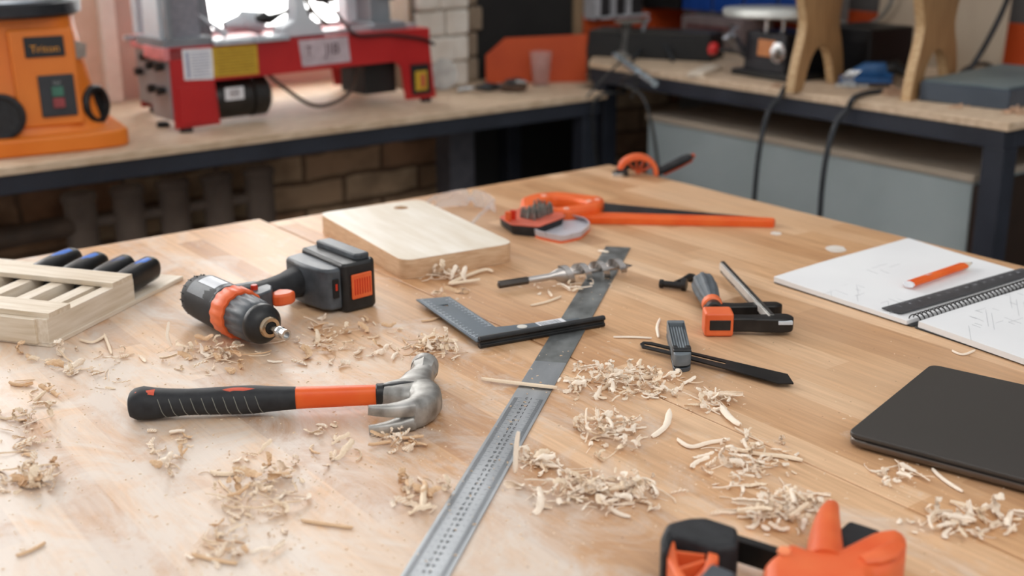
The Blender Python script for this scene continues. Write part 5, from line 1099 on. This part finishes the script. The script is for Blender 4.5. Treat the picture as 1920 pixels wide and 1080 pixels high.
# footprints of tools that the shavings lie beside, not on
KEEP = [(1274, 650, 34, 38), (1390, 690, 110, 26), (480, 755, 250, 34), (755, 745, 70, 62), (450, 590, 90, 42), (1000, 640, 130, 18), (860, 600, 60, 30), (130, 580, 130, 78), (1310, 1030, 85, 55), (1570, 1060, 130, 60), (1745, 830, 150, 50)]
stuff = [MB(), MB(), MB()]; base = {}
for (cx, cy, rx, ry, n1, n2, hg, lab, grp) in PILES:
    n2 = int(n2*2.1)
    if cx < 700: rx *= 1.25; ry *= 1.25; hg *= .75
    for i in range(n1+n2):
        while True:
            u, v = rs.gauss(0, .48), rs.gauss(0, .48)
            if u*u+v*v < 1.1: break
        X_, Y_ = cx+u*rx, cy+v*ry
        if any(abs(X_-ex) < ew and abs(Y_-ey) < eh for ex, ey, ew, eh in KEEP): Y_ = cy+(ry if v > 0 else -ry)*.55; X_ += (rs.random()-.5)*rx
        if any(abs(X_-ex) < ew and abs(Y_-ey) < eh for ex, ey, ew, eh in KEEP): continue
        p = at(X_, Y_); r2_ = u*u+v*v
        z = TZ+.0002+rule_z(p.x, p.y)+(hg*max(0, 1-r2_)*rs.random() if i % 3 else 0)
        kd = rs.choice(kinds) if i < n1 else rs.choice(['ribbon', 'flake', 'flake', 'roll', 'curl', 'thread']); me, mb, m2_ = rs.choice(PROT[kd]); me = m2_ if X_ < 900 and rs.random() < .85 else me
        sc_ = rs.uniform(.75, 1.2) if i < n1 else rs.uniform(.3, .85); rz_ = rs.uniform(0, 2*pi)
        if i < n1:
            if me.name not in base:
                o = bpy.data.objects.new('wood_shaving', me); base[me.name] = o
            else: o = base[me.name].copy()
            COL.objects.link(o); o.location = (p.x, p.y, z); o.rotation_euler = (rs.uniform(-.12, .12)*(z > TZ+.003), rs.uniform(-.25, .25)*(z > TZ+.003), rz_); o.scale = (sc_,)*3
            wd_ = {'roll': 'tightly rolled', 'ribbon': 'crumpled', 'curl': 'arched', 'flake': 'short flat', 'thread': 'thread-thin'}[kd]
            tag(o, wd_+' '+lab, 'wood shaving', grp)
        else:
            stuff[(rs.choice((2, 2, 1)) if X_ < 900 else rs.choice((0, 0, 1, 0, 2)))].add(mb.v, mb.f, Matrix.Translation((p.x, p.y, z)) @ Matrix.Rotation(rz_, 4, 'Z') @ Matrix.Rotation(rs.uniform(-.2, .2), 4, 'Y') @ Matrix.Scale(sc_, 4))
# scattered crumbs over the whole bench
CR = MB()
for i in range(1700):
    if i % 2: cx, cy, rx, ry = rs.choice(PILES)[:4]; x, y = rs.gauss(cx, rx*.85), rs.gauss(cy, ry*1.0)
    else: x, y = rs.uniform(-40, 1200 if rs.random() < .75 else 1960), rs.uniform(640, 1080)
    if y < 500: continue
    if x < 260 and y < 660 or 300 < x < 720 and y < 610: continue
    p = at(x, y); s = rs.uniform(.0004, .0015); k = len(CR.v)
    CR.box((p.x, p.y, TZ+.0001+rule_z(p.x, p.y)+s*.25), (s*rs.uniform(1, 3), s, s*.5), rz=rs.uniform(0, 3), top=(.5, .5))
allm = MB(); cnt = []
for q in stuff: k = len(allm.f); allm.add(q.v, q.f); cnt.append((k, len(allm.f)))
k = len(allm.f); allm.add(CR.v, CR.f)
o = allm.build('wood_crumbs', SHAV[0], None, smooth=50); o.data.materials.append(SHAV[1]); o.data.materials.append(SHAV[2])
for p in o.data.polygons:
    i = p.index; p.material_index = 0 if i < cnt[0][1] else 1 if i < cnt[1][1] else 2 if i < k and i % 3 == 0 else 0 if i < k else (1 if (i//6) % 3 else 2)
tag(o, 'small broken shavings and crumbs scattered all over the workbench', 'wood crumbs', kind='stuff')
# single pieces one can point at
def strip(pts, z, w_, h_, label, m_=None, name='wood_shaving', th=.0003, lift=None):
    P = [at(x, y)+Vector((0, 0, z if lift is None else lift[i])) for i, (x, y) in enumerate(pts)]; c = P[0].copy(); S_ = spline([p-c for p in P], 6); R = []; n = len(S_); rr = random.Random(int(pts[0][0]))
    for i, p in enumerate(S_):
        d = (S_[min(i+1, n-1)]-S_[max(i-1, 0)]).normalized(); a = d.cross(Vector((0, 0, 1))); a = a.normalized() if a.length > .1 else Vector((1, 0, 0)); b = a.cross(d)
        w1 = w_*(1-.6*abs(2*i/(n-1)-1)**6)*(1+rr.uniform(-.1, .1)); o_ = [p+a*cos(t)*w1+b*(sin(t))*h_ for t in [pi*k/6 for k in range(7)]]
        R.append(o_+[p+(q-p)*(1-th/w1) for q in o_[::-1]])
    zc = min(v.z for r in R for v in r)
    o = MB().loft(R).build(name, m_ or SHAV[0], None, smooth=50); o.location = c; tag(o, label, 'wood shaving'); return o
strip([(903, 716), (950, 722), (1000, 728), (1045, 733)], .003, .0028, .0030, 'longest shaving, a split strip lying straight across the steel rule', SHAV[1])
strip([(966, 888), (967, 886), (969, 883), (973, 880)], 0, .0026, .002, 'upright sliver standing against the right edge of the rule', lift=[.001, .014, .028, .040])
strip([(322, 652), (316, 650), (321, 646)], 0, .0022, .001, 'thin sliver standing up left of the drill', lift=[.001, .014, .030])
strip([(1748, 882), (1770, 902), (1805, 925)], .001, .0022, .002, 'long single shaving lying below the laptop edge', SHAV[0])
strip([(1785, 660), (1805, 667), (1828, 659)], .001, .0015, .002, 'tiny curl between the sketchbook and the laptop', SHAV[0])
strip([(1237, 600), (1232, 615), (1235, 635)], .001, .002, .002, 'shaving standing just left of the angle gauge handle', SHAV[0])
strip([(1150, 634), (1185, 634), (1222, 636)], .001, .0018, .0018, 'straight pale shaving left of the angle gauge blade', SHAV[0])
strip([(995, 575), (1025, 568), (1052, 558)], .001, .0022, .0022, 'rolled shaving inside the angle of the try square', SHAV[1])
strip([(790, 604), (808, 602), (828, 596)], .001, .002, .002, 'short shaving under the blade of the try square', SHAV[2])
strip([(1270, 828), (1295, 842), (1330, 834), (1368, 828)], .002, .0026, .0025, 'long forked shaving pointing left in the middle right patch', SHAV[0])
strip([(1360, 842), (1420, 855), (1470, 860), (1505, 868)], .002, .003, .0025, 'long flat shaving between the heaps and the laptop', SHAV[1])
strip([(1352, 770), (1368, 790), (1388, 805)], .004, .004, .003, 'broad pale shaving at the end of the trail', SHAV[0])
strip([(1255, 785), (1248, 805), (1222, 822)], 0, .0035, .002, 'curved shaving standing alone above the wide heap', SHAV[0], lift=[.010, .004, .001])
strip([(150, 640), (175, 645), (198, 632)], .002, .0022, .002, 'bent shaving at the near corner of the chisel rack', SHAV[1])
strip([(196, 630), (203, 648), (210, 668)], .002, .002, .002, 'shaving leaning down from the chisel rack corner', SHAV[1])
strip([(565, 978), (610, 985), (662, 992)], .001, .0022, .002, 'flat straight shaving left of the rule in the foreground', SHAV[2])
strip([(360, 1042), (400, 1052), (445, 1060)], .001, .0024, .0022, 'long shaving near the bottom left edge', SHAV[2])
strip([(395, 888), (420, 892), (448, 890)], .001, .0028, .0028, 'rolled tube of wood left of the left foreground heap', SHAV[1])
strip([(30, 1045), (58, 1035), (85, 1020)], .001, .002, .002, 'thin dark shaving in the bottom left corner', SHAV[2])
strip([(1122, 474), (1131, 475), (1141, 477)], .003, .003, .002, 'small pale chip on the far end of the steel rule', SHAV[0])
strip([(845, 526), (849, 525), (856, 522)], 0, .004, .002, 'upright curl before the cutting board, its left tip', SHAV[0], lift=[.001, .010, .020])
strip([(872, 527), (869, 526), (874, 523)], 0, .004, .002, 'upright curl before the cutting board, its right tip', SHAV[0], lift=[.001, .010, .019])
strip([(900, 530), (870, 534), (845, 536), (905, 512), (925, 515)], .004, .003, .003, 'looped shaving in front of the cutting board', SHAV[1])
strip([(445, 582), (440, 610), (398, 600)], .001, .001, .001, 'shaving fragment below the drill') if False else None
